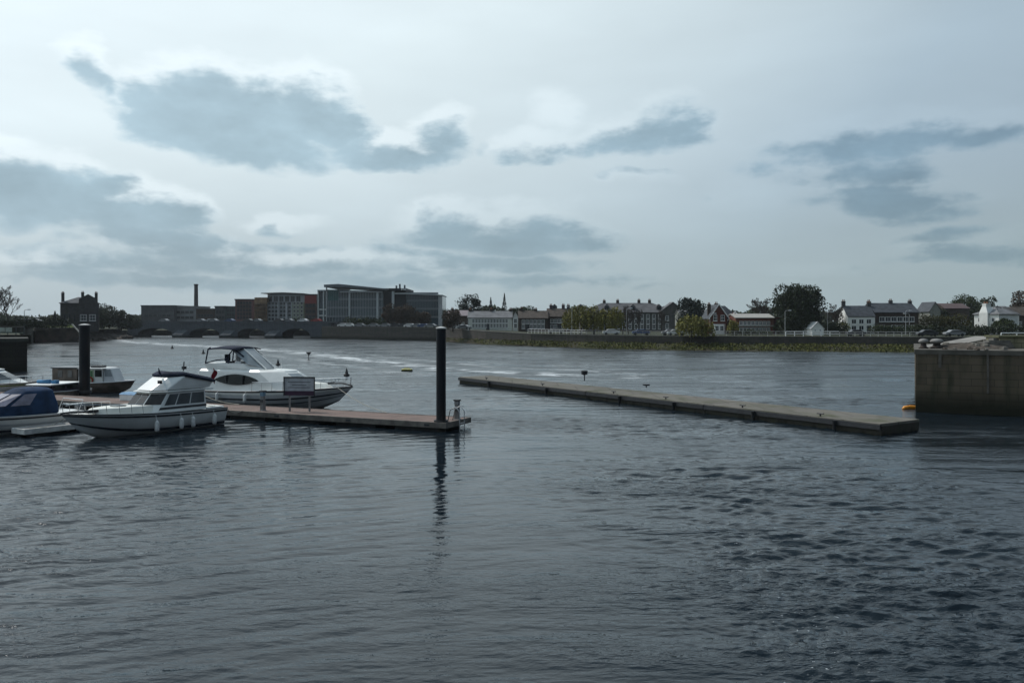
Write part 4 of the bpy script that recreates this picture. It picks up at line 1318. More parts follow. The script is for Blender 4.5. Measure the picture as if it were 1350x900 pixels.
def service_post(label, x, y, h, blue):
    t = empty('service_post', dk(x, y, .502), label, 'service post', 'service posts on the pontoon', rz=DKA)
    q = MB(); q.frust([(-.14, -.12), (.14, -.12), (.14, .12), (-.14, .12)], 0, [(-.11, -.1), (.11, -.1), (.11, .1), (-.11, .1)], h * .72); q.build('body', mat('grey_post', (0.20, 0.20, 0.20), .6), t, bevel=.02)
    q = MB(); q.box(-.13, .13, -.12, .12, h * .72 + .003, h * .92); q.build('lamp_housing', mat('blue_lens', (0.12, 0.22, 0.32), .3) if blue else mat('grey_lens', (0.25, .26, .27), .4), t, bevel=.02)
    q = MB(); q.box(-.17, .17, -.15, .15, h * .92 + .003, h); q.build('cap', M_DARKM, t, bevel=.02)
    q = MB(); q.box(-.17, .17, -.15, .15, -.0, .04); q.build('foot', M_STEEL, t)
    for s in (-.07, .07):
        q = MB(); q.box(s - .04, s + .04, -.15, -.118, h * .42, h * .55); q.build('socket', M_DARKM, t)
service_post('grey service post with a blue lamp and dark cap in front of the big cruiser', 13.3, .9, 1.25, True)
service_post('plain grey service post at the far right end of the pontoon', .2, 1.9, 1.12, False)

# notice board facing the river
t = empty('notice_board', dk(10.95, 1.5, .502), 'notice board in a dark frame on two posts before the big cruiser', 'sign', rz=R(-4))
for s in (-.62, .62):
    q = MB(); q.box(s - .05, s + .05, -.05, .05, 0, 2.0); q.build('post', mat('grey_post', None), t)
q = MB(); q.box(-.92, .92, -.08, -.053, 1.0, 2.05); q.build('panel', mat('pale_board', (0.40, 0.42, 0.45), .5), t)
q = MB(); q.box(-.98, .98, -.12, -.05, 2.052, 2.13); q.box(.922, .98, -.12, -.05, .96, 2.05); q.box(-.98, -.922, -.12, -.05, .96, 2.05); q.build('frame', M_DARKM, t)
q = MB(); q.box(-.92, .92, -.10, -.081, .98, 1.26); q.build('footer', mat('plum_band', (0.055, 0.03, 0.055), .6), t)
q = MB()
for z, a, b_ in ((1.78, -.7, .72), (1.60, -.45, .45), (1.45, -.7, .7)):
    q.box(a, b_, -.086, -.081, z, z + .035)
q.build('text_line', mat('ink', (0.05, 0.05, 0.06), .7), t)

# finger pontoon between the two near boats
HD = Vector((-.525, -.851, 0))                               # the way the near bows point
HA = math.atan2(HD.y, HD.x)
t = empty('finger_pontoon', (-25.6, 42.6, 0), 'narrow grey finger pontoon between the blue-covered boat and the white flybridge boat', 'pontoon', rz=HA)
q = MB(); q.box(-11, -.02, -.55, .55, .32, .42); q.build('deck', mat('grey_deck_boards', (0.27, 0.26, 0.25), .85, .3, 2, bump=.01), t)
q = MB(); q.box(-11, 0, .552, .63, .18, .45); q.box(-11, 0, -.63, -.552, .18, .45); q.box(.001, .09, -.63, .63, .18, .45); q.build('edge', mat('white_edge', (0.62, .62, .60), .6), t)
for k in range(4):
    q = MB(); q.box(-2.6 * k - 2.2, -2.6 * k - .3, -.5, .5, -.35, .26); q.build('float', M_FLOAT, t, bevel=.05)

# dock box and crate near the far pile
t = empty('dock_box', dk(26.2, 2.3, .502), 'low white dock box with a blue lid near the left pile', 'box', rz=DKA)
q = MB(); q.box(-.8, .8, -.4, .4, 0, .42); q.build('body', M_WHITE, t, bevel=.03)
q = MB(); q.frust([(-.84, -.43), (.84, -.43), (.84, .43), (-.84, .43)], .423, [(-.7, -.3), (.7, -.3), (.7, .3), (-.7, .3)], .56); q.build('lid', mat('sky_blue_plastic', (0.10, .28, .48), .5), t)

# long concrete breakwater pontoon
M_SLAB = masonry('mossy_concrete_slabs', (0.165, 0.152, 0.132), (0.135, 0.126, 0.11), 2.6, 3.6, 0.03, 0.9, stain=(.065, .072, .035), axis='XY', streak=.75)
bpts = [GP(605.5, 496.5, .62), GP(800, 517.5, .62), GP(828, 521, .62), GP(1163, 558.5, .62)]
t = empty('breakwater_pontoon', (bpts[3][0], bpts[3][1], 0), 'long low concrete breakwater pontoon running diagonally across the river', 'pontoon')
o_ = Vector((bpts[3][0], bpts[3][1], 0))
A, B = Vector((*bpts[0], 0)), Vector((*bpts[3], 0))
dd = (B - A).normalized(); nn = Vector((-dd.y, dd.x, 0))
if nn.y < 0: nn = -nn
Lb = (B - A).length
cuts = [0, Lb * .445, Lb * .72, Lb]
for i in range(3):
    a, b_ = A + dd * (cuts[i] + .04), A + dd * (cuts[i + 1] - .04)
    wd = 3.55
    q = MB(); q.rings([[tuple(p - o_ + Vector((0, 0, z))) for p in (a, b_, b_ + nn * wd, a + nn * wd)] for z in (-.8, .46)]); q.build('float', M_CONCD, t)
    e = .06
    q = MB(); q.rings([[tuple(p - o_ + Vector((0, 0, z))) for p in (a - nn * e, b_ - nn * e, b_ + nn * (wd + e), a + nn * (wd + e))] for z in (.463, .62)]); q.build('deck', M_SLAB, t, bevel=.02)
    q = MB(); q.rings([[tuple(p - o_ + Vector((0, 0, z))) for p in (a - nn * .16, b_ - nn * .16, b_ - nn * .063, a - nn * .063)] for z in (.30, .56)]); q.build('rubbing_strip', M_DARKM, t)
    for k in range(2):                             # cleats and rubber fenders
        p = a + dd * ((b_ - a).length * (k + .5) / 2.2)
        for off in (.3,):
            c = p + nn * off - o_
            q = MB(); q.tube([c - dd * .22 + Vector((0, 0, .78)), c + dd * .22 + Vector((0, 0, .78))], .045, 6); q.tube([c + Vector((0, 0, .62)), c + Vector((0, 0, .77))], .05, 6); q.build('mooring_cleat', M_DARKM, t)
        c = p + dd * 1.3 - nn * .27 - o_
        q = MB(); q.tube([c + Vector((0, 0, .05)), c + Vector((0, 0, .55))], .11, 8); q.build('rubber_fender', M_FLOAT, t)
def marker(label, px, py, h, D=None):
    x, y = GP(px, py, .62)
    t = empty('marker_light', (x, y, .622), label, 'marker light', 'marker lights on the breakwater pontoon')
    MB().tube([(0, 0, 0), (0, 0, h * .55)], .05, 8).build('stem', M_DARKM, t)
    MB().lathe([(.10, h * .55), (.28, h * .62), (.30, h * .98), (.12, h)], n=10).build('lantern', M_DARKM, t)
marker('dark lantern on a stem, the taller one standing mid-way on the breakwater pontoon', 770.5, 502, .95)
marker('stubby dark marker lantern on the back edge of the breakwater pontoon', 852, 511, .30)

# ------------------------------------------------------------------ right-hand quay
QX, QY = GP(1207, 543)
t = empty('stone_quay', (QX, QY, 0), 'massive weathered stone quay wall standing in the water at the right', 'quay', rz=R(-26))
q = MB(); q.box(0, 60, 0, 16, -1.5, 3.85); q.build('masonry', M_QUAY, t)
q = MB(); q.box(-.08, 60, -.08, 16.1, 3.853, 4.16); q.build('coping', mat('quay_coping', (0.115, 0.105, 0.09), .85, .3, .8, bump=.02), t)
q = MB()
for x, w_ in ((1.35, .18), (9.2, .3), (19, .3), (4.1, .12)):
    q.box(x, x + w_, -.14, -.083, 1.4 if x != 1.35 else 3.0, 3.95)
q.build('fender_timber', mat('bleached_timber', (0.12, .108, .095), .85), t)
tq = t
ca, sa = math.cos(R(-26)), math.sin(R(-26))
def qp(x, y, z):
    return (QX + x * ca - y * sa, QY + x * sa + y * ca, z)
for lb, px, s in (('iron mooring bollard with a pale mushroom head, the left one on the right-hand quay', 1217.5, .40), ('iron mooring bollard with a pale mushroom head, the right one on the right-hand quay', 1235, .54)):
    D = 56.5
    t = empty('bollard', (WX(px, D), D, 4.163), lb, 'bollard', 'bollards on the stone quay')
    MB().lathe([(s * .8, 0), (s * .75, .08), (s * .52, .12), (s * .42, .34)], n=18).build('stem', mat('rusty_iron', (0.05, .04, .035), .8), t, smooth=True)
    MB().lathe([(s * .44, .343), (s * .78, .42), (s * .82, .52), (s * .55, .64), (.02, .68)], n=18).build('head', mat('worn_iron', (0.22, .21, .2), .6), t, smooth=True)
rr = random.Random(12)
t = empty('rubble_heap', qp(3.2, 3.6, 4.163), 'low heap of earth and rubble on the quay top between the bollards and the ramp', 'rubble', rz=R(-26))
q = MB()
for rad, z in ((1, 0), (.82, .28), (.5, .5), (.15, .58)):
    pass
q.rings([[(2.6 * rad * math.cos(2 * math.pi * k / 14) * rr.uniform(.85, 1.15), 1.5 * rad * math.sin(2 * math.pi * k / 14) * rr.uniform(.85, 1.15), z * rr.uniform(.8, 1.2)) for k in range(14)] for rad, z in ((1, 0), (.8, .16), (.5, .30), (.12, .36))])
q.build('earth', M_ROCK, t)
for k in range(7):
    mb = MB(); s_ = rr.uniform(.14, .3)
    mb.rings([[(s_ * rad * math.cos(a) * rr.uniform(.8, 1.2), s_ * rad * math.sin(a) * rr.uniform(.8, 1.2), s_ * z) for a in [2 * math.pi * i / 7 for i in range(7)]] for rad, z in ((.7, -.3), (1, .1), (.75, .6), (.3, .8))])
    mb.build('stone', M_CONC, t, loc=(rr.uniform(-2, 2), rr.uniform(-1.3, .3), .18))
# loose stones and broken coping along the quay edge
for k in range(12):
    mb = MB(); s_ = rr.uniform(.12, .30)
    mb.rings([[(s_ * rad * math.cos(a) * rr.uniform(.75, 1.25), s_ * rad * math.sin(a) * rr.uniform(.75, 1.25), s_ * z * rr.uniform(.8, 1.2)) for a in [2 * math.pi * i / 6 for i in range(6)]] for rad, z in ((.9, -.1), (1, .25), (.7, .7), (.3, .85))])
    o = mb.build('loose_stone', M_ROCK if k % 2 else M_CONC, loc=qp(rr.uniform(.9, 9.0), rr.uniform(.15, 1.4), 4.165))
    tag(o, 'loose rough stone lying near the front edge of the right-hand quay', 'stone', 'loose stones on the quay edge')
# ramp up to the stone block, steps beside it
t = empty('stone_ramp', (WX(1246, 58), 58, 4.165), 'pale stone ramp climbing from the quay edge towards the sandstone block', 'ramp', rz=R(30))
q = MB(); q.rings([[(0, 0, 0), (7, 0, 0), (7, 2.0, 0), (0, 2.0, 0)], [(0, 0, .02), (7, 0, .72), (7, 2.0, .72), (0, 2.0, .02)]]); q.build('slope', mat('pale_ramp_stone', (0.27, .255, .235), .85, .15, 1.2, bump=.02), t)
q = MB(); q.rings([[(0, -.15, 0), (7, -.15, 0), (7, -.003, 0), (0, -.003, 0)], [(0, -.15, .08), (7, -.15, .8), (7, -.003, .8), (0, -.003, .08)]]); q.build('kerb', mat('ramp_kerb', (0.30, .285, .26), .85), t)
t = empty('stone_steps', (WX(1287, 56.5), 56.5, 4.165), 'dark flight of stone steps in front of the pale ramp', 'steps', rz=R(-14))
q = MB()
for k in range(5):
    q.box(.35 * k, 2.4 - .003 * k, .28 * k, 2.2 + .003 * k, .135 * k + .001, .135 * (k + 1))
q.build('tread', M_COPED, t)
t = empty('stone_block', (WX(1318, 57), 57, 4.165), 'yellowish sandstone block wall on top of the quay at the right edge', 'wall', rz=R(-14))
q = MB(); q.box(0, 14, 0, 3, 0, .72); q.build('masonry', masonry('yellow_sandstone', (0.24, .22, .145), (0.19, .175, .12), .9, .36, .02, stain=(.07, .07, .04)), t)
q = MB(); q.box(-.1, 14, -.1, 3.1, .723, .86); q.build('coping', mat('mossy_cope', (0.10, .10, .06), .9, .3), t)
D = 60.6
t = empty('white_railing', (WX(1320, D), D, 4.165), 'white tubular railing on the quay behind the sandstone block', 'railing', 'railings')
for k in range(9):
    MB().tube([(k * 1.15, 0, 0), (k * 1.15, 0, 1.0)], .045, 6).build('post', M_WHITE, t)
for z in (.6, 1.0):
    MB().tube([(0, 0, z), (9.2, 0, z)], .045, 6).build('rail', M_WHITE, t)
for k, px in enumerate((1307, 1314)):
    D = 62.2
    t = empty('white_post', (WX(px, D), D, 4.165), ('short white post at the head of the ramp, the left of two' if k == 0 else 'short white post at the head of the ramp, the right of two'), 'post', 'white posts at the head of the ramp')
    MB().lathe([(.09, 0), (.09, .82)], n=10).build('shaft', M_WHITE, t)
    MB().lathe([(.11, .823), (.11, .9), (.02, .96)], n=10).build('cap', M_DARKM, t)

# orange boom floating at the quay corner
x, y = GP(1201, 539)
t = empty('floating_boom', (x, y, 0), 'orange inflated boom floating at the foot of the quay corner', 'boom', rz=R(8))
MB().tube([(-.65, 0, .02), (-.5, 0, .08), (-.1, .05, .1), (.3, 0, .09), (.7, .05, .08), (.82, .05, .02)], [.04, .14, .17, .15, .13, .04], 12).build('tube', mat('orange_pvc', (0.75, .30, .03), .5), t, smooth=True)
MB().tube([(-.2, -.1, .12), (-.2, .1, .28)], .05, 8).build('handle', M_DARKM, t)

# buoys
def buoy(label, px, py, kind):
    x, y = GP(px, py)
    t = empty('buoy', (x, y, 0), label, 'buoy', 'buoys on the river')
    if kind == 'cup':
        MB().lathe([(.28, -.3), (.3, .05), (.06, .15), (.05, .75)], n=12).build('stem', M_DARKM, t)
        MB().lathe([(.06, .753), (.16, .95), (.42, 1.2), (.42, 1.3), (.1, 1.34)], n=12).build('topmark', M_DARKM, t)
    elif kind == 'cone':
        MB().lathe([(.3, -.3), (.34, .12), (.22, .2)], n=12).build('float', M_FLOAT, t)
        MB().lathe([(.2, .203), (.13, .5), (.03, .85)], n=12).build('cone', M_DARKM, t)
    else:
        MB().rings([[(sx * L, sy * .38, z) for sx, sy in ((-1, -.6), (-.8, -1), (.8, -1), (1, -.6), (1, .6), (.8, 1), (-.8, 1), (-1, .6))] for L, z in ((.55, -.25), (.68, .08), (.62, .22))]).build('float', mat('olive_float', (0.035, .04, .02), .6), t)
        MB().tube([(-.3, 0, .223), (-.3, 0, .42), (.3, 0, .42), (.3, 0, .223)], .04, 6).build('lifting_bar', mat('yellow_paint', (0.55, .5, .12), .5), t)
        MB().rings([[(sx * L, sy * .40, z) for sx, sy in ((-1, -.6), (-.8, -1), (.8, -1), (1, -.6), (1, .6), (.8, 1), (-.8, 1), (-1, .6))] for L, z in ((.63, .223), (.62, .30))]).build('deck', mat('yellow_paint', None), t)
buoy('dark cup-topped buoy on a thin stem near the bow of the big cruiser', 407, 475, 'cup')
buoy('small dark conical buoy, the nearer one right of the big cruiser', 457, 495, 'cone')
buoy('small dark conical buoy just above the foredeck of the big cruiser', 366.5, 481, 'cone')
buoy('flat yellow-topped buoy in open water left of the tall pile', 536.5, 489.5, 'flat')
buoy('tiny dark buoy in the white streak below the bridge', 227, 459.5, 'cone')
buoy('tiny dark buoy left of the canopy of the big cruiser', 268, 466, 'cone')

# ------------------------------------------------------------------ boats
M_GEL = mat('white_gelcoat', (0.78, 0.79, 0.77), 0.28, 0.05, 1.5)
M_GELG = mat('grey_gelcoat', (0.56, 0.58, 0.60), 0.3, 0.06, 1.5)
M_CREAM = mat('cream_deck', (0.72, 0.73, 0.68), 0.5, 0.06, 2)
M_NAVY = mat('navy_canvas', (0.018, 0.024, 0.045), 0.85, 0.3, 3, bump=.01)
M_BLUE = mat('blue_canvas', (0.016, 0.038, 0.085), 0.85, 0.3, 2, bump=.02)
M_STRIPE = mat('dark_stripe', (0.018, 0.02, 0.026), 0.4)
M_TINT = mat('tinted_glass', (0.012, 0.016, 0.016), 0.08, 0.3, 1, spec=.22)
M_CLEAR = mat('pale_screen', (0.26, 0.29, 0.31), 0.12, 0.2, 1)
M_VINYL = mat('clear_vinyl', (0.22, 0.21, 0.27), 0.2, 0.25, 2)
M_CHROME = mat('stainless', (0.62, 0.63, 0.64), 0.22, 0.05, metal=1.0)
M_ANTI = mat('antifouling', (0.02, 0.032, 0.05), 0.7)
M_REDC = mat('red_cloth', (0.25, 0.015, 0.025), 0.85)
M_WOODB = mat('brown_barge_timber', (0.22, 0.18, 0.15), 0.8, 0.35, 1.2)

class Hull:
    """Planing-boat hull, bow towards +x, waterline z = 0."""
    def __init__(s, L, B, zs, zb, draft=0.45, rake=1.3, full=0.42, n=26, flare=0.80):
        s.L, s.B, s.zs, s.zb, s.draft, s.rake, s.full, s.n, s.flare = L, B, zs, zb, draft, rake, full, n, flare
    def sheer(s, t):
        return s.zs + (s.zb - s.zs) * t ** 1.9
    def half(s, t):
        f = max(0.0, (t - s.full) / (1 - s.full))
        return max(0.012, s.B / 2 * (0.90 + 0.10 * min(1, t / .35)) * (1 - f ** 2.3))
    def sec(s, t):
        """Half section (y, z) from sheer to keel."""
        h, zt = s.half(t), s.sheer(t)
        fl = s.flare * (1 - 0.55 * t ** 3)
        zc = 0.10 + 0.55 * t ** 4 * zt
        zk = -s.draft * (1 - t ** 5) + 0.35 * zt * t ** 9
        return [(h, zt), (h * (1 - (1 - fl) * .18), zt * .70 + zc * .30), (h * (1 - (1 - fl) * .55), zt * .32 + zc * .68), (h * fl, zc), (h * fl * .5, (zc + zk) * .5), (0.0, zk)]
    def x(s, t, z):
        zt = s.sheer(t)
        return t * (s.L - s.rake * (1 - min(1, max(-.3, z / zt))) * t ** 2)
    def pt(s, t, f, side):
        """Point on the topside: f = 0 at the sheer, 1 at the chine."""
        q = s.sec(t)[:4]
        k = min(2, int(f * 3)); g = f * 3 - k
        y = q[k][0] * (1 - g) + q[k + 1][0] * g
        z = q[k][1] * (1 - g) + q[k + 1][1] * g
        return Vector((s.x(t, z), y * side, z))
    def build(s, parent, m, deck_m, inset=0.10):
        mb = MB()
        rs = []
        for i in range(s.n + 1):
            t = i / s.n
            q = s.sec(t)
            ring = [(s.x(t, z), y, z) for y, z in q] + [(s.x(t, z), -y, z) for y, z in q[-2::-1]]
            rs.append(ring)
        mb.rings(rs[::-1], False, closed=False)
        mb.add(rs[0], [tuple(range(len(rs[0])))])
        h = mb.build('hull', m, parent)
        me = h.data
        me.polygons.foreach_set('use_smooth', [True] * (len(me.polygons) - 1) + [False])
        d = MB()
        vs, fs = [], []
        for i in range(s.n + 1):
            t = i / s.n
            hh, z = max(.005, s.half(t) - .02), s.sheer(t) - .03
            vs += [(s.x(t, z), hh, z), (s.x(t, z), 0, z + .07 * min(1, hh)), (s.x(t, z), -hh, z)]
        for i in range(s.n):
            for k in range(2):
                fs.append((i * 3 + k, i * 3 + k + 1, (i + 1) * 3 + k + 1, (i + 1) * 3 + k))
        d.add(vs, fs)
        d.build('deck', deck_m, parent, smooth=True)
        return h
    def strip(s, f0, f1, off=.012, t0=0.0, t1=1.0, side=(1, -1), n=30):
        mb = MB()
        for sd in side:
            lo, hi = [], []
            for i in range(n + 1):
                t = t0 + (t1 - t0) * i / n
                for f, l in ((f0, hi), (f1, lo)):
                    p = s.pt(t, f, sd)
                    l.append(p + Vector((.006, off * sd, 0)))
            vs = [tuple(p) for p in hi + lo]
            N = n + 1
            mb.add(vs, [((i, i + 1, N + i + 1, N + i) if sd < 0 else (N + i, N + i + 1, i + 1, i)) for i in range(n)])
        return mb
    def rub(s, f, r, t0=0.0, t1=1.0, n=30):
        mb = MB()
        for sd in (1, -1):
            mb.tube([s.pt(t0 + (t1 - t0) * i / n, f, sd) + Vector((0, .5 * r * sd, 0)) for i in range(n + 1)], r, 6)
        return mb
    def guard(s, h, t0, t1, k, r=.018, inset=.09):
        """Stanchions and rail round the bow."""
        mb = MB()
        ends = []
        for sd in (1, -1):
            top = []
            for i in range(k + 1):
                t = t0 + (t1 - t0) * i / k
                p = s.pt(t, 0, sd); p.y -= inset * sd if abs(p.y) > inset else p.y
                q = p + Vector((.06, 0, h))
                mb.tube([p, q], r * .8, 6)
                top.append(q)
            mb.tube(top, r, 6)
            ends.append(top[-1])
        mb.tube(ends, r, 6)
        return mb

def sym(pts):
    """Plan outline from its port half (front to back order), mirrored."""
    return pts + [(x, -y) for x, y in pts[::-1]]

def quad(A, zA, B, zB, i):
    n = len(A); j = (i + 1) % n
    return [(*A[i], zA), (*A[j], zA), (*B[j], zB), (*B[i], zB)]

def boat(name, label, loc, ang, group=None, pitch=0.0):
    t = empty(name, (loc[0], loc[1], 0.0), label, 'boat', group or 'moored boats', rz=ang)
    return t

# --- A: white flybridge cruiser, nearest
bowA, sternA = Vector((-22.1, 41.6, 0)), Vector((-17.5, 49.0, 0))
dA = (bowA - sternA).normalized()
tA = boat('flybridge_cruiser', 'white flybridge cruiser with a navy cover and white fenders, nearest of the moored boats', sternA + dA * .62, math.atan2(dA.y, dA.x))
tA.scale = (.915, 1.02, 1.0)
hA = Hull(9.75, 3.25, 1.02, 1.36, rake=1.45)
hA.build(tA, M_GEL, M_CREAM)
hA.strip(.0, .10, .03).build('gunwale', M_GEL, tA)
hA.strip(.12, .22, .022).build('hull_stripe', M_STRIPE, tA)
hA.strip(.84, 1.0, .012).build('waterline_stripe', M_ANTI, tA)
hA.rub(.0, .035).build('rub_rail', M_STRIPE, tA, smooth=True)
q = MB(); q.frust(sym([(4.9, 1.12), (7.0, .93), (8.2, .45), (8.55, .12)])[::-1], 1.05, sym([(4.9, 1.0), (6.8, .78), (7.8, .36), (8.1, .08)])[::-1], 1.52)
q.build('foredeck_trunk', M_CREAM, tA, bevel=.06)
CA = [(1.45, -1.32), (4.85, -1.26), (5.75, -.72), (5.75, .72), (4.85, 1.26), (1.45, 1.32)]
CB = [(1.45, -1.18), (4.0, -1.12), (4.75, -.62), (4.75, .62), (4.0, 1.12), (1.45, 1.18)]
zA0, zA1 = 1.06, 2.14
q = MB(); q.frust(CA, zA0, CB, zA1); q.build('cabin', M_GEL, tA, bevel=.03)
for i, rngs in ((0, ((.04, .36), (.385, .68), (.705, .93))), (4, ((.07, .295), (.32, .615), (.64, .96)))):
    for a, b_ in rngs:
        q = MB(); q.patch(quad(CA, zA0, CB, zA1, i), a, b_, .36, .90, .014, .012); q.build('side_window', mat('grey_tinted_window', (0.07, 0.08, 0.088), .08, .25, 1.5), tA)
for i in (1, 2, 3):
    for a, b_ in (((.05, .95),) if i != 2 else ((.03, .48), (.52, .97))):
        q = MB(); q.patch(quad(CA, zA0, CB, zA1, i), a, b_, .42, .93, .014, .012); q.build('windscreen', mat('brown_tinted_glass', (0.035, .028, .024), .08), tA)
q = MB()
for i in (0, 4):
    q.patch(quad(CA, zA0, CB, zA1, i), .0, 1.0, .16, .27, .014, .012)
q.build('cabin_stripe', M_STRIPE, tA)
RA = [(.9, -1.28), (4.1, -1.22), (4.95, -.70), (4.95, .70), (4.1, 1.22), (.9, 1.28)]
q = MB(); q.prism(RA, 2.143, 2.22); q.build('cabin_roof', M_GEL, tA, bevel=.03)
FA = [(1.1, -1.16), (4.1, -1.12), (4.8, -.62), (4.8, .62), (4.1, 1.12), (1.1, 1.16)]
FB = [(.9, -1.24), (2.9, -1.18), (3.55, -.66), (3.55, .66), (2.9, 1.18), (.9, 1.24)]
def fz(x, z):
    return z - .42 * max(0.0, min(1.0, (2.9 - x) / 2.0))
q = MB(); q.rings([[(x, y, 2.253) for x, y in FA], [(x, y, fz(x, 2.98)) for x, y in FB]]); q.build('flybridge', M_GEL, tA, bevel=.05)
q = MB(); q.rings([[(x, y, fz(x, z) - .03) for x, y in FBx] for FBx, z in (([(x * 1.0 - .12 + (.25 if x > 3 else 0), y * 1.05) for x, y in FB], 2.98), ([(x - .1 + (.22 if x > 3 else 0), y * 1.06) for x, y in FB], 3.10), ([(x * .93 + .12, y * .8) for x, y in FB], 3.26))])
q.build('flybridge_cover', M_NAVY, tA, smooth=True)
MB().tube([(3.78, .3, 2.95), (3.95, .3, 3.2), (4.0, .3, 3.45)], [.05, .06, .02], 6).build('cover_peak', M_NAVY, tA)
q = MB(); q.tube([(2.2, .2, 3.2), (2.15, .2, 3.72)], .035, 6); q.box(2.05, 2.25, .1, .3, 3.3, 3.46); q.build('horn_mast', M_STRIPE, tA)
q = MB(); q.box(4.26, 4.40, .72, .95, 2.62, 2.80); q.build('searchlight', M_STRIPE, tA)
hA.guard(.52, .60, .985, 6).build('bow_rail', M_CHROME, tA)
q = MB(); q.tube([(8.5, .25, 1.42), (9.1, .12, 1.46), (9.75, 0, 1.42)], .045, 6); q.tube([(8.6, -.28, 1.4), (8.6, .28, 1.4)], .05, 6); q.box(7.95, 8.6, .3, .55, 1.36, 1.5); q.build('anchor', M_STRIPE, tA)
q = MB(); q.prism(sym([(6.1, .32), (6.7, .3), (6.75, .1)])[::-1], 1.523, 1.57); q.build('foredeck_hatch', mat('smoked_hatch', (0.10, .11, .11), .3), tA, bevel=.015)
q = MB(); q.prism([(.05, -1.25), (1.4, -1.3), (1.4, 1.3), (.05, 1.25)], .55, .60); q.build('cockpit_sole', M_CREAM, tA)
q = MB(); q.box(.03, .35, -1.2, 1.2, .98, 1.12); q.box(.36, 1.42, 1.22, 1.42, .99, 1.14); q.box(.36, 1.42, -1.42, -1.22, .99, 1.14); q.build('cockpit_coaming', M_GEL, tA, bevel=.03)
q = MB(); q.box(1.38, 1.449, -.45, .45, 1.1, 2.05); q.build('cabin_door', M_TINT, tA)
fl = empty('ensign', tuple(tA.matrix_basis @ Vector((.95, .95, 2.25))), 'red ensign hanging limp from a staff at the stern of the white flybridge cruiser', 'flag', rz=math.atan2(dA.y, dA.x))
MB().tube([(0, 0, 0), (-.28, 0, 1.15)], .018, 6).build('staff', M_WHITE, fl)
q = MB()
rows = []
for k in range(9):
    z = 1.08 - k * .09
    rows.append([(-.26 + k * .02 - .05 * math.sin(k * .9) - j * .055, .05 * math.sin(j * 1.7 + k * .5), z - j * .045) for j in range(6)])
q.rings([r + [(x, y + .012, z) for x, y, z in r[::-1]] for r in rows]); q.build('cloth', M_REDC, fl, smooth=True)
fen = []
M_FEND = mat('white_fender', (0.70, .70, .68), .45)
def fender(label, hull, t, side, boat_o, z=.45, L=.62, grp='fenders on the white flybridge cruiser', prev=None):
    p = hull.pt(t, 0, side); w = hull.pt(t, .55, side)
    y = max(p.y * side, w.y * side) * side + .15 * side
    wp = boat_o.matrix_basis @ Vector((p.x, y, z))
    f = empty('fender', tuple(wp), label, 'fender', grp)
    MB().lathe([(.03, -L / 2), (.09, -L / 2 + .05), (.115, -L / 2 + .12), (.115, L / 2 - .12), (.08, L / 2 - .04), (.03, L / 2)], n=12).build('body', M_FEND, f, smooth=True)
    top = Matrix.Rotation(boat_o.rotation_euler.z, 4, 'Z') @ Vector((0, (p.y - y), p.z - z + .02))
    MB().tube([(0, 0, L / 2), tuple(top)], .014, 5).build('lanyard', M_WHITE, f)
bpy.context.view_layer.update()
for lb, tt in (('white fender hanging nearest the bow of the white flybridge cruiser', .535), ('white fender below the front side window of the white flybridge cruiser', .37), ('white fender below the rear side window of the white flybridge cruiser', .285), ('white fender nearest the stern of the white flybridge cruiser', .12)):
    fender(lb, hA, tt, 1, tA)

# --- B: big modern cruiser behind the pontoon
sternB, bowB = Vector((-23.6, 62.0, 0)), Vector((-12.5, 56.9, 0))
sternB = sternB + (bowB - sternB).normalized() * 0.75
dB = (bowB - sternB).normalized()
tB = boat('motor_cruiser', 'big white motor cruiser with a leaf-shaped side window and black canopy frame, behind the pontoon', sternB, math.atan2(dB.y, dB.x))
hB = Hull(13.2, 3.9, 1.0, 1.55, draft=.6, rake=1.7, full=.5)
hB.build(tB, [M_GELG], M_GEL)
hB.strip(.0, .12, .02).build('gunwale', M_STRIPE, tB)
hB.strip(.14, .30, .016).build('white_band', M_GEL, tB)
hB.strip(.55, .66, .016).build('hull_stripe', M_STRIPE, tB)
hB.strip(.93, 1.0, .012).build('waterline_stripe', M_ANTI, tB)
hB.rub(.02, .04).build('rub_rail', M_STRIPE, tB, smooth=True)
SA = [(.5, -1.72), (8.0, -1.62), (10.2, -.85), (10.9, 0.0), (10.2, .85), (8.0, 1.62), (.5, 1.72)]
SB = [(.7, -1.55), (6.2, -1.42), (8.0, -.75), (8.5, 0.0), (8.0, .75), (6.2, 1.42), (.7, 1.55)]
zB0, zB1 = 1.0, 2.42
q = MB(); q.rings([[(x, y, zB0) for x, y in SA], [(a * .5 + c * .5 + .25 * (a > 7), (b_ + d_) * .5 * 1.015, 1.75) for (a, b_), (c, d_) in zip(SA, SB)], [(x, y, zB1) for x, y in SB], [(x * .97 + .1, y * .86, zB1 + .14) for x, y in SB]]); q.build('superstructure', M_GEL, tB, bevel=.04, smooth=False)
FC = sym([(7.0, 1.35), (9.6, .95), (11.6, .35), (12.0, .08)])[::-1]
FD = sym([(7.0, 1.05), (9.2, .75), (10.7, .3), (11.0, .06)])[::-1]
q = MB(); q.frust(FC, 1.2, FD, 1.72); q.build('coachroof', M_CREAM, tB, bevel=.06)
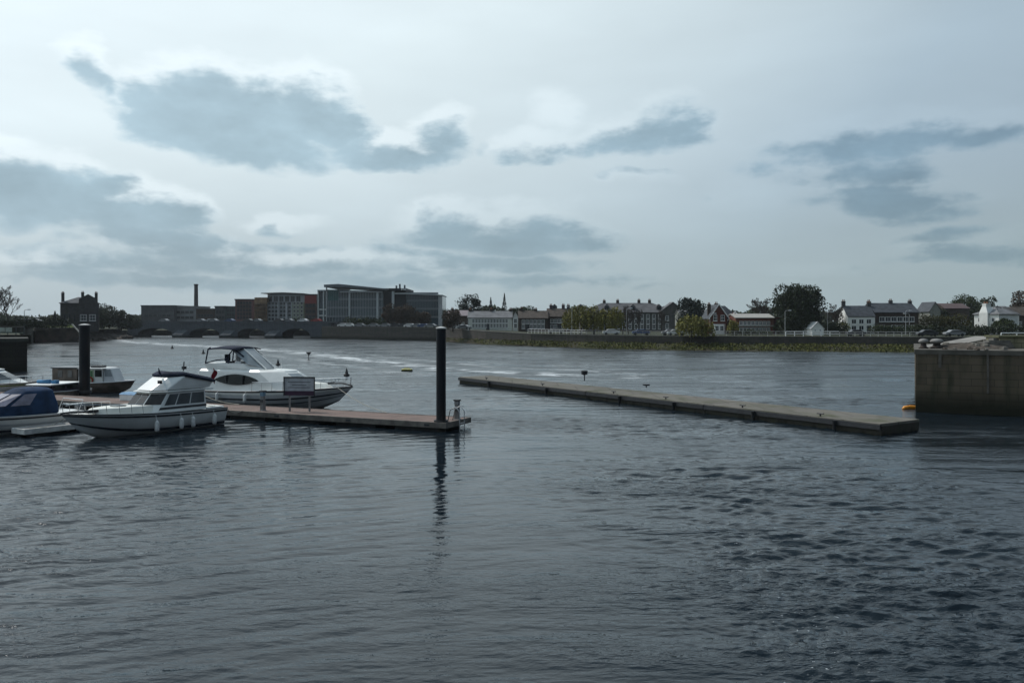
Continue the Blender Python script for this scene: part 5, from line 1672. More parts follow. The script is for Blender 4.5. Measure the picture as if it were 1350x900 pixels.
# leaf-shaped window on both sides, dark windscreen in front
def leaf(x0, x1, zc, hz, y0, y1, sd, n=16):
    up = [(x0 + (x1 - x0) * k / n, zc + hz * math.sin(math.pi * (k / n)) ** .8 * (1.0)) for k in range(n + 1)]
    dn = [(x0 + (x1 - x0) * k / n, zc - hz * .8 * math.sin(math.pi * (k / n)) ** .8) for k in range(n - 1, 0, -1)]
    mb = MB()
    P_ = up + dn
    def yy(x, z):
        f = (x - x0) / (x1 - x0)
        g = (z - zB0) / (zB1 - zB0)
        ya = 1.72 + (1.62 - 1.72) * (x - .5) / 7.5
        yb = 1.55 + (1.42 - 1.55) * (x - .7) / 5.5
        return (ya * (1 - g) + yb * g) + .11
    mb.rings([[(x, sd * (yy(x, z) - .08), z) for x, z in P_], [(x, sd * yy(x, z), z) for x, z in P_]])
    return mb
for sd in (-1, 1):
    w_ = leaf(2.3, 6.3, 1.84, .42, 1.5, 1.7, sd).build('side_window', M_TINT, tB)
    for x in (3.5, 5.0):
        q = MB(); q.box(x - .03, x + .03, sd * 1.66 - .10, sd * 1.66 + .10, 1.56, 2.16); q.build('window_mullion', M_STRIPE, w_)
    q = MB()
    for x in (8.75, 10.05):
        q.rings([[(x - .28, sd * 1.0, 1.28), (x + .3, sd * 1.0, 1.28), (x + .2, sd * 1.0, 1.46), (x - .2, sd * 1.0, 1.46)], [(x - .28, sd * (1.35 - (x - 8.75) * .33), 1.28), (x + .3, sd * (1.3 - (x - 8.75) * .33), 1.28), (x + .2, sd * (1.2 - (x - 8.75) * .3), 1.46), (x - .2, sd * (1.2 - (x - 8.75) * .3), 1.46)]])
    q.build('porthole', M_STRIPE, tB)
for i in (2, 3):
    q = MB(); q.patch(quad([(a * .5 + c * .5 + .25 * (a > 7), (b_ + d_) * .5 * 1.015) for (a, b_), (c, d_) in zip(SA, SB)], 1.75, SB, zB1, i), .06, .94, .12, .9, .015, .012); q.build('windscreen', M_CLEAR, tB)
# flybridge: coaming, raked screen, black canopy frame, seats, wheel
KA = sym([(6.0, .55), (5.0, 1.18), (1.2, 1.35)])[::-1]
KB = sym([(5.3, .5), (4.5, 1.12), (1.0, 1.38)])[::-1]
q = MB(); q.frust(KA, 2.563, KB, 3.0); q.build('flybridge_coaming', M_GEL, tB, bevel=.05)
q = MB()
for sd in (-1, 1):
    p = [(5.9, .5 * sd, 2.62), (4.9, 1.12 * sd, 2.98), (3.3, 1.08 * sd, 4.02), (3.9, .45 * sd, 4.06)]
    q.rings([[(x, y - .02, z) for x, y, z in p], [(x, y + .02, z + .01) for x, y, z in p]])
p = [(5.9, -.5, 2.62), (5.9, .5, 2.62), (3.9, .45, 4.06), (3.9, -.45, 4.06)]
q.rings([[(x, y, z) for x, y, z in p], [(x + .03, y, z + .02) for x, y, z in p]])
q.build('flybridge_screen', M_CLEAR, tB)
for sd in (-1, 1):
    MB().tube([(6.1, .52 * sd, 2.6), (3.9, .47 * sd, 4.08)], .045, 6).build('screen_post', M_GEL, tB)
    MB().tube([(1.15, 1.36 * sd, 2.95), (1.35, 1.30 * sd, 4.0), (1.55, 1.26 * sd, 4.12)], .05, 6).build('canopy_frame', M_NAVY, tB)
    MB().tube([(4.4, .95 * sd, 3.5), (3.55, 1.05 * sd, 4.05), (3.1, 1.1 * sd, 3.55), (3.2, 1.2 * sd, 3.0)], .05, 6).build('canopy_frame', M_NAVY, tB)
    MB().tube([(1.15, 1.37 * sd, 2.98), (2.2, 1.3 * sd, 3.22), (3.15, 1.2 * sd, 3.3)], .045, 6).build('canopy_frame', M_NAVY, tB)
q = MB(); q.rings([[(x, y, 4.08 + .16 * (1 - (y / 1.3) ** 2) - .10 * ((x - 2.6) / 1.4) ** 2) for y in (-1.3, -.8, 0, .8, 1.3)] + [(x, y, 4.02 + .14 * (1 - (y / 1.3) ** 2) - .10 * ((x - 2.6) / 1.4) ** 2) for y in (1.3, .8, 0, -.8, -1.3)] for x in (1.3, 1.9, 2.6, 3.3, 4.0)]); q.build('canopy_top', M_NAVY, tB, smooth=True)
for sd in (-.55, .55):
    q = MB(); q.box(2.5, 3.0, sd - .25, sd + .25, 2.6, 3.1); q.box(2.42, 2.56, sd - .25, sd + .25, 3.103, 3.62); q.build('helm_seat', M_NAVY if sd < 0 else M_GELG, tB, bevel=.05)
q = MB(); q.box(3.5, 4.1, -.9, .9, 2.7, 3.12); q.build('helm_console', M_GELG, tB, bevel=.05)
q = MB(); q.rings([[(3.42, -.5 + (.2 + .02 * math.cos(b_)) * math.cos(a), 3.2 + (.2 + .02 * math.cos(b_)) * math.sin(a)) for b_ in (0, 2.1, 4.2)] for a in [2 * math.pi * k / 16 for k in range(17)]], False); q.build('steering_wheel', M_STRIPE, tB)
hB.guard(.62, .45, .985, 8, r=.022).build('bow_rail', M_CHROME, tB)
q = MB(); q.tube([(11.5, 0, 1.72), (12.3, 0, 1.76), (13.15, 0, 1.62)], .06, 6); q.tube([(11.4, -.3, 1.74), (11.4, .3, 1.74)], .09, 6); q.build('anchor', M_STRIPE, tB)
q = MB(); q.tube([(1.3, .9, 4.1), (.3, .9, 4.03), (-.15, .9, 4.0)], [.03, .05, .02], 6); q.build('aerial', M_STRIPE, tB)
q = MB(); q.box(-.9, .02, -1.6, 1.6, .25, .34); q.build('bathing_platform', M_DECK, tB)
for k in range(5):
    z = .58
    lb = ['blue and white', 'white', 'grey', 'white', 'white'][k]
for lb, tt in (('white fender between the big cruiser and the pontoon, nearest its stern', .22), ('white fender between the big cruiser and the pontoon, below its leaf-shaped window', .42)):
    fender(lb, hB, tt, -1, tB, z=.62, grp='fenders on the big motor cruiser')

MB().tube([(1.2, -.8, 2.25), (.9, -.85, 3.4), (.75, -.87, 4.4)], [.015, .012, .006], 5).build('aerial', M_WHITE, tA)
MB().tube([(6.2, 1.0, 2.5), (6.1, 1.02, 3.3)], [.014, .008], 5).build('aerial', M_WHITE, tB)
def rope(label, pts):
    o = Vector(pts[0])
    sag = []
    for k in range(11):
        f = k / 10
        p = Vector(pts[0]).lerp(Vector(pts[1]), f) - o
        p.z -= .22 * math.sin(math.pi * f)
        sag.append(p)
    t = MB().tube(sag, .018, 5).build('mooring_rope', mat('pale_rope', (.42, .40, .34), .9), loc=tuple(o))
    tag(t, label, 'rope', 'mooring ropes')
bpy.context.view_layer.update()
def onboat(t, p):
    return tuple(t.matrix_basis @ Vector(p))
rope('mooring rope from the bow of the big cruiser down to the pontoon', (onboat(tB, (12.3, -.5, 1.5)), tuple(dk(5.5, 2.8, .55))))
rope('mooring rope from the stern of the big cruiser to the pontoon', (onboat(tB, (.4, -1.75, 1.0)), tuple(dk(17.0, 2.85, .55))))
rope('mooring rope from the stern of the white flybridge cruiser to the pontoon', (onboat(tA, (.2, 1.45, 1.05)), tuple(dk(14.2, .1, .55))))
rope('mooring rope from the bow of the white flybridge cruiser to the finger pontoon', (onboat(tA, (8.6, -.9, 1.3)), (-24.9, 43.0, .46)))

# --- C: blue-covered boat at the left edge
bowC = Vector((-28.4, 42.4, 0)) + HD * 1.5; sternC = bowC - HD * 7.4
tC = boat('covered_boat', 'small white boat under a blue canvas cover with clear panes, at the left edge', sternC, HA)
hC = Hull(7.9, 2.6, .92, 1.15, rake=1.2)
hC.build(tC, M_GEL, M_GEL)
hC.strip(.1, .22, .018).build('hull_stripe', M_STRIPE, tC)
hC.strip(.5, .58, .016).build('lower_stripe', M_GELG, tC)
hC.strip(.86, 1.0, .012).build('waterline_stripe', M_ANTI, tC)
hC.rub(0, .03).build('rub_rail', M_GELG, tC, smooth=True)
NA = [(1.5, -1.2), (4.6, -1.12), (5.5, -.55), (5.5, .55), (4.6, 1.12), (1.5, 1.2)]
NB = [(1.7, -.9), (3.2, -.88), (3.5, -.5), (3.5, .5), (3.2, .88), (1.7, .9)]
q = MB(); q.rings([[(x, y, .93) for x, y in NA], [(x * .9 + y * 0 + .22, y * .98, 1.45) for x, y in NA], [(x, y, 2.22) for x, y in NB], [(x * .8 + .45, y * .55, 2.38) for x, y in NB]]); q.build('canopy', M_BLUE, tC, smooth=True, bevel=.16, seg=4)
mid = [(x * .9 + .22, y * .98) for x, y in NA]
for i, (a, b_) in ((1, (.1, .9)), (2, (.06, .94)), (3, (.1, .9)), (4, (.05, .42))):
    q = MB(); q.patch(quad(mid, 1.45, NB, 2.22, i), a, b_, .08, .82, .04, .012); q.build('canopy_pane', M_VINYL, tC)
q = MB(); q.frust(sym([(4.4, 1.0), (6.4, .55), (7.1, .1)])[::-1], 1.0, sym([(4.4, .8), (6.0, .42), (6.5, .08)])[::-1], 1.32); q.build('foredeck_cover', M_BLUE, tC, bevel=.06)
hC.guard(.45, .62, .98, 4).build('bow_rail', M_CHROME, tC)
q = MB(); q.tube([(.35, -1.0, .95), (.1, -1.0, 1.55), (.1, 1.0, 1.55), (.35, 1.0, .95)], .022, 6); q.tube([(.1, -1.0, 1.25), (.1, 1.0, 1.25)], .018, 6); q.tube([(.1, 1, 1.4), (1.2, 1.15, 1.3)], .018, 6); q.build('stern_rail', M_CHROME, tC)
ob = MB(); ob.rings([[(-.55, -.18, .75), (-.1, -.2, .75), (-.1, .2, .75), (-.55, .18, .75)], [(-.6, -.2, 1.05), (-.08, -.22, 1.05), (-.08, .22, 1.05), (-.6, .2, 1.05)], [(-.5, -.14, 1.3), (-.15, -.16, 1.3), (-.15, .16, 1.3), (-.5, .14, 1.3)]]); ob.box(-.42, -.18, -.07, .07, -.4, .748); ob.build('outboard_motor', mat('grey_cowl', (0.12, .13, .14), .4), tC, bevel=.04)

# --- D: white cruiser far left
tD = boat('sports_cruiser', 'white sports cruiser with sloping side windows, half out of the photo at the left edge', (-46.5, 66.2), R(-3))
hD = Hull(9.0, 2.9, .95, 1.2, rake=1.3)
hD.build(tD, M_GEL, M_GEL)
hD.strip(.15, .30, .018).build('hull_stripe', mat('lime_stripe', (0.22, .26, .06), .5), tD)
hD.rub(0, .035).build('rub_rail', M_STRIPE, tD, smooth=True)
DA = [(2.0, -1.25), (6.2, -1.15), (7.6, -.5), (7.6, .5), (6.2, 1.15), (2.0, 1.25)]
DB = [(2.2, -1.0), (4.6, -.95), (5.3, -.45), (5.3, .45), (4.6, .95), (2.2, 1.0)]
q = MB(); q.frust(DA, 1.0, DB, 2.1); q.build('cabin', M_GEL, tD, bevel=.08)
for i, rg in ((0, ((.2, .5), (.54, .93))), (1, ((.05, .95),)), (2, ((.05, .95),)), (3, ((.05, .95),)), (4, ((.07, .46), (.5, .8)))):
    for a, b_ in rg:
        q = MB(); q.patch(quad(DA, 1.0, DB, 2.1, i), a, b_, .38, .84, .015, .012); q.build('window', mat('grey_tinted_window', None), tD)
q = MB(); q.prism([(1.9, -1.02), (4.7, -.98), (5.4, -.46), (5.4, .46), (4.7, .98), (1.9, 1.02)], 2.103, 2.2); q.build('hardtop', M_GEL, tD, bevel=.04)
hD.guard(.5, .6, .98, 5).build('bow_rail', M_CHROME, tD)

# --- G: low white-roofed boat between the covered boat and the pile
tG = boat('day_boat', 'low day boat with a flat white roof carrying blue bundles, beyond the blue cover', (-35.0, 66.4), R(-101))
hG = Hull(6.0, 2.3, .6, .75, rake=.8)
hG.build(tG, mat('tan_hull', (0.30, .25, .21), .6), M_GELG)
hG.rub(0, .035).build('rub_rail', M_WHITE, tG, smooth=True)
q = MB(); q.frust([(1.2, -.95), (4.2, -.9), (4.2, .9), (1.2, .95)], .62, [(1.3, -.88), (4.0, -.84), (4.0, .84), (1.3, .88)], 1.16); q.build('cabin', mat('plum_cabin', (0.035, .025, .045), .6), tG)
GA, GB = [(1.2, -.95), (4.2, -.9), (4.2, .9), (1.2, .95)], [(1.3, -.88), (4.0, -.84), (4.0, .84), (1.3, .88)]
for i in (0, 1, 2):
    for a, b_ in ((.08, .46), (.54, .92)):
        q = MB(); q.patch(quad(GA, .62, GB, 1.16, i), a, b_, .35, .85, .015, .012); q.build('window', M_TINT, tG)
q = MB(); q.prism([(1.0, -1.15), (4.5, -1.1), (4.5, 1.1), (1.0, 1.15)], 1.163, 1.26); q.build('roof', M_WHITE, tG, bevel=.03)
q = MB(); q.tube([(3.6, -.8, 1.40), (3.6, .3, 1.42)], [.14, .16], 8); q.build('roof_bundle', mat('bright_blue_cover', (0.06, .20, .38), .7), tG, smooth=True)
q = MB(); q.box(3.3, 3.7, .45, .85, 1.263, 1.52); q.build('roof_box', mat('bright_blue_cover', None), tG, bevel=.03)

# --- E: barge with wheelhouse behind the pile
tE = boat('barge', 'brown timber barge with a white wheelhouse and dark windows, behind the left pile', (-39.3, 70.5), R(-3))
tE.scale = (.86, 1, 1.04)
hE = Hull(8.2, 2.5, .75, .95, rake=.7, full=.6)
hE.build(tE, M_WOODB, M_EDGE)
hE.rub(0, .05).build('rub_rail', M_WHITE, tE, smooth=True)
q = MB(); q.box(.4, 2.9, -1.0, 1.0, .72, 1.98); q.build('timber_cabin', M_WOODB, tE, bevel=.02)
q = MB(); q.box(.3, 3.0, -1.1, 1.1, 1.983, 2.06); q.build('cabin_top', mat('grey_cowl', None), tE)
for x in (1.0, 2.0):
    q = MB(); q.box(x, x + .45, -1.04, -1.003, 1.25, 1.8); q.build('cabin_window', mat('curtained_pane', (0.20, .19, .18), .3), tE)
q = MB(); q.box(3.05, 5.5, -.98, .98, .72, 1.92); q.build('wheelhouse', M_GEL, tE, bevel=.03)
for x0, x1, m in ((3.12, 3.85, M_TINT), (4.75, 5.42, M_TINT)):
    q = MB(); q.box(x0, x1, -1.02, -.983, 1.3, 1.85); q.build('wheelhouse_window', m, tE)
q = MB(); q.box(3.95, 4.65, -1.02, -.983, .85, 1.86); d_ = q.build('sliding_door', mat('pale_green_door', (0.42, .50, .36), .5), tE)
q = MB(); q.box(4.3, 4.52, -1.045, -1.021, 1.3, 1.78); q.build('door_pane', mat('green_tint', (0.10, .22, .10), .2), d_)
q = MB(); q.box(2.95, 5.7, -1.08, 1.08, 1.923, 2.0); q.build('wheelhouse_roof', M_GEL, tE, bevel=.03)
q = MB(); q.box(3.9, 5.0, -.4, .4, 2.003, 2.16); q.build('roof_hatch', M_DARKM, tE)
q = MB(); q.frust([(5.55, -.9), (6.7, -.8), (6.7, .8), (5.55, .9)], .8, [(5.55, -.8), (6.15, -.7), (6.15, .7), (5.55, .8)], 1.95); q.build('wheelhouse_front', M_GELG, tE, bevel=.03)
q = MB()
q.patch(quad([(5.55, -.9), (6.7, -.8), (6.7, .8), (5.55, .9)], .8, [(5.55, -.8), (6.15, -.7), (6.15, .7), (5.55, .8)], 1.95, 0), .1, .9, .45, .92, .015, .012)
q.build('front_window', M_CLEAR, tE)
lr = empty('lifebuoy', tuple((-39.3 + 3.6, 70.5 - 1.05 - .22, 1.05)), 'faded red lifebuoy hanging on the wheelhouse side of the brown barge', 'lifebuoy', rz=R(-3))
q = MB(); q.rings([[((.26 + .075 * math.cos(b_)) * math.cos(a), .075 * math.sin(b_) * .8, (.26 + .075 * math.cos(b_)) * math.sin(a)) for b_ in [2 * math.pi * k / 8 for k in range(8)]] for a in [2 * math.pi * k / 20 for k in range(21)]], False); q.build('ring', mat('faded_red', (0.30, .06, .04), .6), lr, smooth=True)

# ------------------------------------------------------------------ far woods and trees
def wood(label, pts, h0, h1, m, seed, n, leaf=0.8, name='distant_wood'):
    rng = np.random.default_rng(seed)
    P_ = np.array(pts, float)
    seg = rng.integers(0, len(P_) - 1, n)
    f = rng.random((n, 1))
    base = P_[seg] * (1 - f) + P_[seg + 1] * f
    s = np.hypot(base[:, 0], base[:, 1])
    hm = h0 + (h1 - h0) * (0.5 + 0.30 * np.sin(base[:, 0] * .13 + seed) + 0.20 * np.sin(base[:, 0] * .41 + 2 * seed))
    z = base[:, 2] + hm * rng.random(n) ** .7
    cs = np.stack([base[:, 0] + rng.normal(0, 1, n), base[:, 1] + rng.normal(0, 4, n), z], 1)
    o = leaf_mesh(name, leaves(cs, leaf * rng.uniform(.6, 1.5, n), rng), m)
    return tag(o, label, 'woodland', kind='stuff')
def wline(px0, px1, D, z=2.4, n=8):
    return [(WX(px0 + (px1 - px0) * k / n, D), D, z) for k in range(n + 1)]
wood('dark far-off wood on the skyline behind the right bank houses', wline(585, 1500, 420), 7, 12, M_LEAFM, 3, 26000)
wood('dark far-off wood on the skyline behind the left shore', wline(-160, 180, 420, 3), 4, 8, M_LEAFM, 5, 9000)
wood('low dark trees far behind the town blocks and bridge', wline(170, 440, 560, 3), 6, 10, M_LEAFM, 6, 9000)
wood('dark hedge and garden trees between the far houses', wline(680, 1420, 290), 2.0, 6.0, M_LEAFD, 8, 15000, .6)

def T(px, D, z=None):
    return (WX(px, D), D, land_z(px) if z is None else z)
# left shore
bare_tree('tall bare tree at the left edge behind the quay', T(12, 190, 4.4), 10.5, .62, 3, 4, 4, twig=.05)
bare_tree('bare tree cut off by the left edge of the photo', T(-3, 188, 4.4), 11.0, .66, 9, 4, 5, twig=.05)
conifer('little dark pointed conifer left of the chimneyed house', T(72.5, 250, 3.8), 3.6, 5.4, 4, 900)
t_ = shrub('dark clipped hedge along the left quay behind the black block', (WX(22, 186), 186, 4.6), 24, 2, 2.2, M_LEAFD, 6, 4200, .2, 'hedge', 'hedge')
shrub('dark bushes between the chimneyed house and the left hedge', (WX(55, 252), 252, 4.0), 9, 3, 3.4, M_LEAFD, 7, 1800, .25)
leafy_tree('dark round evergreen right of the chimneyed house', T(144, 292, 3.4), 9.0, 9.6, M_LEAFD, 5, 3600, .3, .05)
leafy_tree('lower dark bushy tree nearest the bridge end on the left', T(160, 296, 3.4), 8, 6.6, M_LEAFD, 6, 2600, .3, .02)
leafy_tree('dark tree pressed against the right wall of the chimneyed house', T(134, 274, 3.4), 5.4, 7.7, M_LEAFD, 7, 2200, .3, .02)
shrub('low scrub beside the bridge end on the left bank', T(170, 300, 3.3), 9, 4, 3.5, M_LEAFD, 9, 1800, .3)
# glass office greenery
for k, (px, w, h, lb) in enumerate(((514, 5.4, 8.2, 'brown budding tree before the dark core of the glass office, leftmost of the row'), (524, 6, 7.2, 'brown budding tree, second from the left before the glass office'), (535, 6, 8.4, 'tallest brown budding tree before the glass office'), (547, 5.6, 6.4, 'brown budding tree, second from the right before the glass office'), (560, 5.5, 5.6, 'brown budding tree, rightmost of the row before the glass office'))):
    leafy_tree(lb, T(px, 286, 4.1), w, h, M_LEAFB, 20 + k, 2300, .26, .12, name='budding_tree', group='budding trees before the glass office')
shrub('dark green hedge left of the budding trees under the glass office', T(480, 296, 4.1), 15, 2.5, 3.6, M_LEAFM, 31, 2200, .26, 'hedge', 'hedge')
shrub('dark hedge between the brown block and the quay', T(404, 312, 4.1), 12, 2.5, 3.2, M_LEAFD, 32, 1500, .26, 'hedge', 'hedge')
# right bank
bare_tree('brown leafless tree right of the glass office above the pink roof', T(590, 246, 3.8), 6.4, .8, 12, 4, 5)
leafy_tree('brown shrubby tree on the quay just right of the tall pile', T(597, 236, 3.7), 6.5, 5.8, M_LEAFB, 33, 2600, .22, .05)
leafy_tree('open dark pine rising behind the white terrace at its left end', T(620, 285, 3.4), 8.4, 12.0, M_LEAFC, 34, 2600, .28, .35, lobes=26)
conifer('small grey-green conifer behind the middle of the white terrace', T(647, 285, 3.3), 4.6, 11.2, 35, 900)
conifer('sharp dark conifer behind the right end of the white terrace', T(665, 288, 3.2), 4.8, 12.8, 36, 1000)
leafy_tree('broad dark tree behind the brown terrace', T(696, 286, 3.0), 10, 9.5, M_LEAFM, 37, 2600, .3, .1)
leafy_tree('dark rounded tree between the terrace roofs', T(680, 280, 3.0), 7, 8.2, M_LEAFD, 38, 2000, .3, .1)
for k, (px, D, w, h, lb) in enumerate(((752, 204, 4.2, 6.6, 'olive willow by the lamp post, leftmost of the willows'), (766, 201, 5.6, 7.0, 'broad olive willow right of the lamp post'), (783, 200, 5.2, 7.2, 'olive willow in the middle of the willow row'), (798, 199, 4.8, 6.4, 'olive willow left of the bare grey trees'), (811, 198, 4.6, 6.9, 'rightmost olive willow of the row before the long grey building'))):
    willow(lb, T(px, D), w, h, 40 + k, 95)
willow('big olive willow bush leaning over the bank before the pale cottage', T(911, 177, 2.2), 6.4, 5.4, 46, 150)
willow('second olive willow bush right of the bigger one on the bank', T(928, 178, 2.2), 4.6, 4.4, 47, 100)
willow('small olive bush left of the long red brick hall', T(966, 190), 2.6, 3.6, 48, 60)
for k, (px, D, h, lb) in enumerate(((821, 203, 7.6, 'bare grey tree right of the willow row'), (829, 206, 8.0, 'taller bare grey tree before the long grey building'), (838, 203, 7.2, 'bare grey tree before the middle of the long grey building'), (872, 204, 6.4, 'bare grey tree before the right end of the long grey building'))):
    bare_tree(lb, T(px, D), h, .6, 50 + k, 4, 5)
leafy_tree('spiky dark tree behind the right end of the long grey building', T(909, 232, 2.9), 9.0, 9.8, M_LEAFC, 56, 3200, .3, .2, lobes=34)
bare_tree('bare tree standing alone left of the great dark tree', T(1010, 216), 10.8, .72, 57, 5, 5)
leafy_tree('great dark evergreen tree with a broad flat-topped crown', T(1051, 196), 10.6, 11.2, M_LEAFD, 58, 17000, .27, .0, lobes=70, flat_top=.45, name='evergreen_tree')
bare_tree('bare brownish tree right of the great dark tree', T(1097, 214), 8.6, .8, 59, 5, 5)
bare_tree('smaller bare tree beside the white house gable', T(1107, 220), 7.0, .8, 60, 4, 5)
shrub('dark shrubs under the bare trees left of the white house', T(1100, 202), 6.5, 2, 3.0, M_LEAFD, 61, 1500, .2)
shrub('olive bush at the corner of the white house', T(1111, 206), 2.2, 2, 3.2, M_LEAFO, 62, 600, .18)
shrub('dark green garden hedge before the long red brick hall', T(990, 190), 9.5, 1.6, 1.3, M_LEAFM, 63, 1500, .15, 'hedge', 'hedge')
shrub('dark green hedge in front of the brick pair of houses', T(1182, 200), 13.5, 1.8, 2.3, M_LEAFM, 64, 2600, .18, 'hedge', 'hedge')
shrub('long olive hedge right of the brick pair', T(1240, 218, 3.4), 15, 3, 4.6, mat('olive_hedge_leaf', (0.05, .05, .015), .85, .3, .5, c2=(.095, .09, .03), island=True, spec=.2), 65, 3800, .22, 'hedge', 'hedge')
shrub('low dark hedge along the road behind the right-hand quay', T(1290, 186, 2.6), 32, 2.4, 2.8, M_LEAFD, 66, 4500, .2, 'hedge', 'hedge')
leafy_tree('dark cone-shaped tree left of the little gabled house', T(1233, 262, 3.6), 5.2, 8.2, M_LEAFD, 67, 2200, .28, .05)
leafy_tree('small dark tree between the gabled house and the bungalow', T(1242, 258, 3.6), 4.0, 6.8, M_LEAFD, 68, 1600, .26, .05)
leafy_tree('tall open-crowned tree behind the brown bungalow', T(1271, 280, 3.6), 9.4, 11.6, M_LEAFM, 69, 3000, .3, .25, lobes=34)
leafy_tree('dark tree rising behind the chimney of the bright white house', T(1303, 240, 3.4), 5.6, 10.2, M_LEAFD, 70, 2200, .26, .3)
leafy_tree('tree at the right edge of the photo beyond the white wing', T(1352, 236, 3.4), 8.0, 12.0, M_LEAFB, 71, 3000, .28, .3)
leafy_tree('dark green shrubby tree before the white wing', T(1327, 198, 3.2), 7.0, 3.6, M_LEAFM, 72, 2400, .2, .0)
shrub('dark shrubs below the bright white house', T(1300, 190, 2.8), 9, 2, 2.2, M_LEAFD, 73, 1500, .18)

# grass along the water's edge of the right bank
rng = np.random.default_rng(90)
n = 16000
ppx = rng.uniform(585, 1230, n)
Dw = np.interp(ppx, sorted(BANKW), [BANKW[k] for k in sorted(BANKW)])
Dl = np.interp(ppx, [w[0] for w in WALL], [w[1] for w in WALL])
f = rng.random(n) ** 1.2
pat = 0.5 + 0.5 * np.sin(ppx * .031) * np.sin(ppx * .083 + 1)
keep = (rng.random(n) < .25 + .75 * pat) & (f > .12)
DD = (Dw + (Dl - Dw) * f)[keep]
cs = np.stack([(ppx[keep] - 675) / F * DD, DD - .1, -.05 + 1.2 * f[keep] + rng.uniform(.0, .35, keep.sum())], 1)
o = leaf_mesh('bank_grass', leaves(cs, rng.uniform(.1, .3, len(cs)), rng), M_GRASS)
tag(o, 'rough olive grass and weed on the sloping right river bank', 'grass', kind='stuff')

# ------------------------------------------------------------------ cars
def car_mesh():
    prof = [(-2.05, .35), (-2.1, .62), (-2.0, .86), (-1.35, .93), (-.75, 1.36), (.75, 1.40), (1.55, .98), (2.0, .90), (2.1, .6), (2.05, .35)]
    def ring(y, k):
        return [(x, y, z if z < .95 else .95 + (z - .95) * k) for x, z in prof]
    b = MB()
    b.rings([[(x * .97, -.84, z) for x, z in prof[:]], [(x, -.74, z) for x, z in prof], [(x, .74, z) for x, z in prof], [(x * .97, .84, z) for x, z in prof]])
    return b
CARM = {}
def car(label, loc, rz, c):
    key = c
    t = empty('parked_car', loc, label, 'car', 'cars along the quay and bridge', rz=rz)
    if 'body' not in CARM:
        o = car_mesh().build('body', mat('car_paint_' + c[0], c[1], .3, .03), t)
        CARM['body'] = o.data
        g = MB()
        for s in (-1, 1):
            g.rings([[(-1.22, s * .845, .97), (1.35, s * .845, .99), (.72, s * .80, 1.33), (-.72, s * .80, 1.30)], [(-1.22, s * .862, .97), (1.35, s * .862, .99), (.72, s * .815, 1.33), (-.72, s * .815, 1.30)]])
        CARM['glass'] = g.build('side_glass', M_TINT, t).data
        w = MB()
        w.rings([[(r_ * math.cos(2 * math.pi * k / 14), y, r_ * math.sin(2 * math.pi * k / 14)) for k in range(14)] for r_, y in ((.22, -.1), (.31, -.1), (.31, .1), (.22, .1))])
        CARM['wheel'] = w.build('wheel', M_FLOAT, t, loc=(-1.3, -.8, .31)).data
        ws = [(1.3, -.8), (-1.3, .8), (1.3, .8)]
    else:
        o = bpy.data.objects.new('body', CARM['body'].copy())
        o.data.materials[0] = mat('car_paint_' + c[0], c[1], .3, .03)
        col.objects.link(o); o.parent = t
        o = bpy.data.objects.new('side_glass', CARM['glass']); col.objects.link(o); o.parent = t
        ws = [(-1.3, -.8), (1.3, -.8), (-1.3, .8), (1.3, .8)]
    for x, y in ws:
        o = bpy.data.objects.new('wheel', CARM['wheel']); col.objects.link(o); o.parent = t; o.location = (x, y, .31)
    return t
WH, SI, BK, RD, BU = ('white', (.62, .62, .62)), ('silver', (.20, .205, .215)), ('black', (.03, .03, .035)), ('red', (.25, .02, .02)), ('blue', (.04, .07, .16))
# on the bridge
roadz = 5.73
road = MB(); road.box(-14, BL + 3, .31, 10.69, 5.722, 5.728); road.build('roadway', M_ROAD, bt)
for px, c, w, lb in ((211, SI, 0, 'silver car on the bridge over its first left arch'), (259, SI, 0, 'silver car on the bridge over its second pier from the left'), (266, WH, 1, 'white car on the bridge just below the tall chimney stack'), (276, SI, 0, 'silver car on the bridge right of the chimney stack'), (298, BU, 0, 'blue car on the bridge over its middle pier'), (322, BK, 0, 'black car on the bridge below the dark red brick flats'), (328, SI, 1, 'silver car on the bridge at the right corner of the red brick flats'), (363, BK, 0, 'black car on the bridge below the pale apartment block'), (370, SI, 1, 'silver car on the bridge below the pale apartment block'), (395, WH, 0, 'white car on the bridge below the sage end of the apartments'), (413, RD, 0, 'red car on the right end of the bridge')):
    s_ = bx(px)
    p = BA + (BB - BA).normalized() * s_ + Vector((-math.sin(bang), math.cos(bang), 0)) * (2.3 if w == 0 else 5)
    car(lb, (p.x, p.y, roadz), bang, c)
# parked on the quay: all along the wall under the office
for px, c, lb in ((446, BK, 'black car parked at the left corner of the glass office'), (453, WH, 'white car parked below the glass office, first of a close white pair'), (461, WH, 'white car parked below the glass office, second of a close white pair'), (475, SI, 'silver car parked below the pale fin of the glass office'), (493, SI, 'silver car parked before the dark hedge under the glass office'), (508, SI, 'silver car parked under the leftmost budding tree'), (523, BK, 'black car parked under the second budding tree'), (532, BK, 'black car parked between the budding trees'), (541, WH, 'white car parked under the tallest budding tree'), (550, SI, 'silver car parked before the right-hand budding trees'), (559, BU, 'blue car parked left of the rightmost budding tree'), (568, SI, 'silver car parked just left of the tall pile'), (606, WH, 'white car parked right of the tall pile by the pink-roofed terrace'), (612, SI, 'silver car parked at the left end of the white terrace')):
    D = np.interp(px, [w[0] for w in WALL], [w[1] for w in WALL]) + 4.5
    car(lb, (WX(px, D), D, land_z(px) - .015), R(-12 if px < 580 else -25) + (math.pi if px % 2 else 0), c)
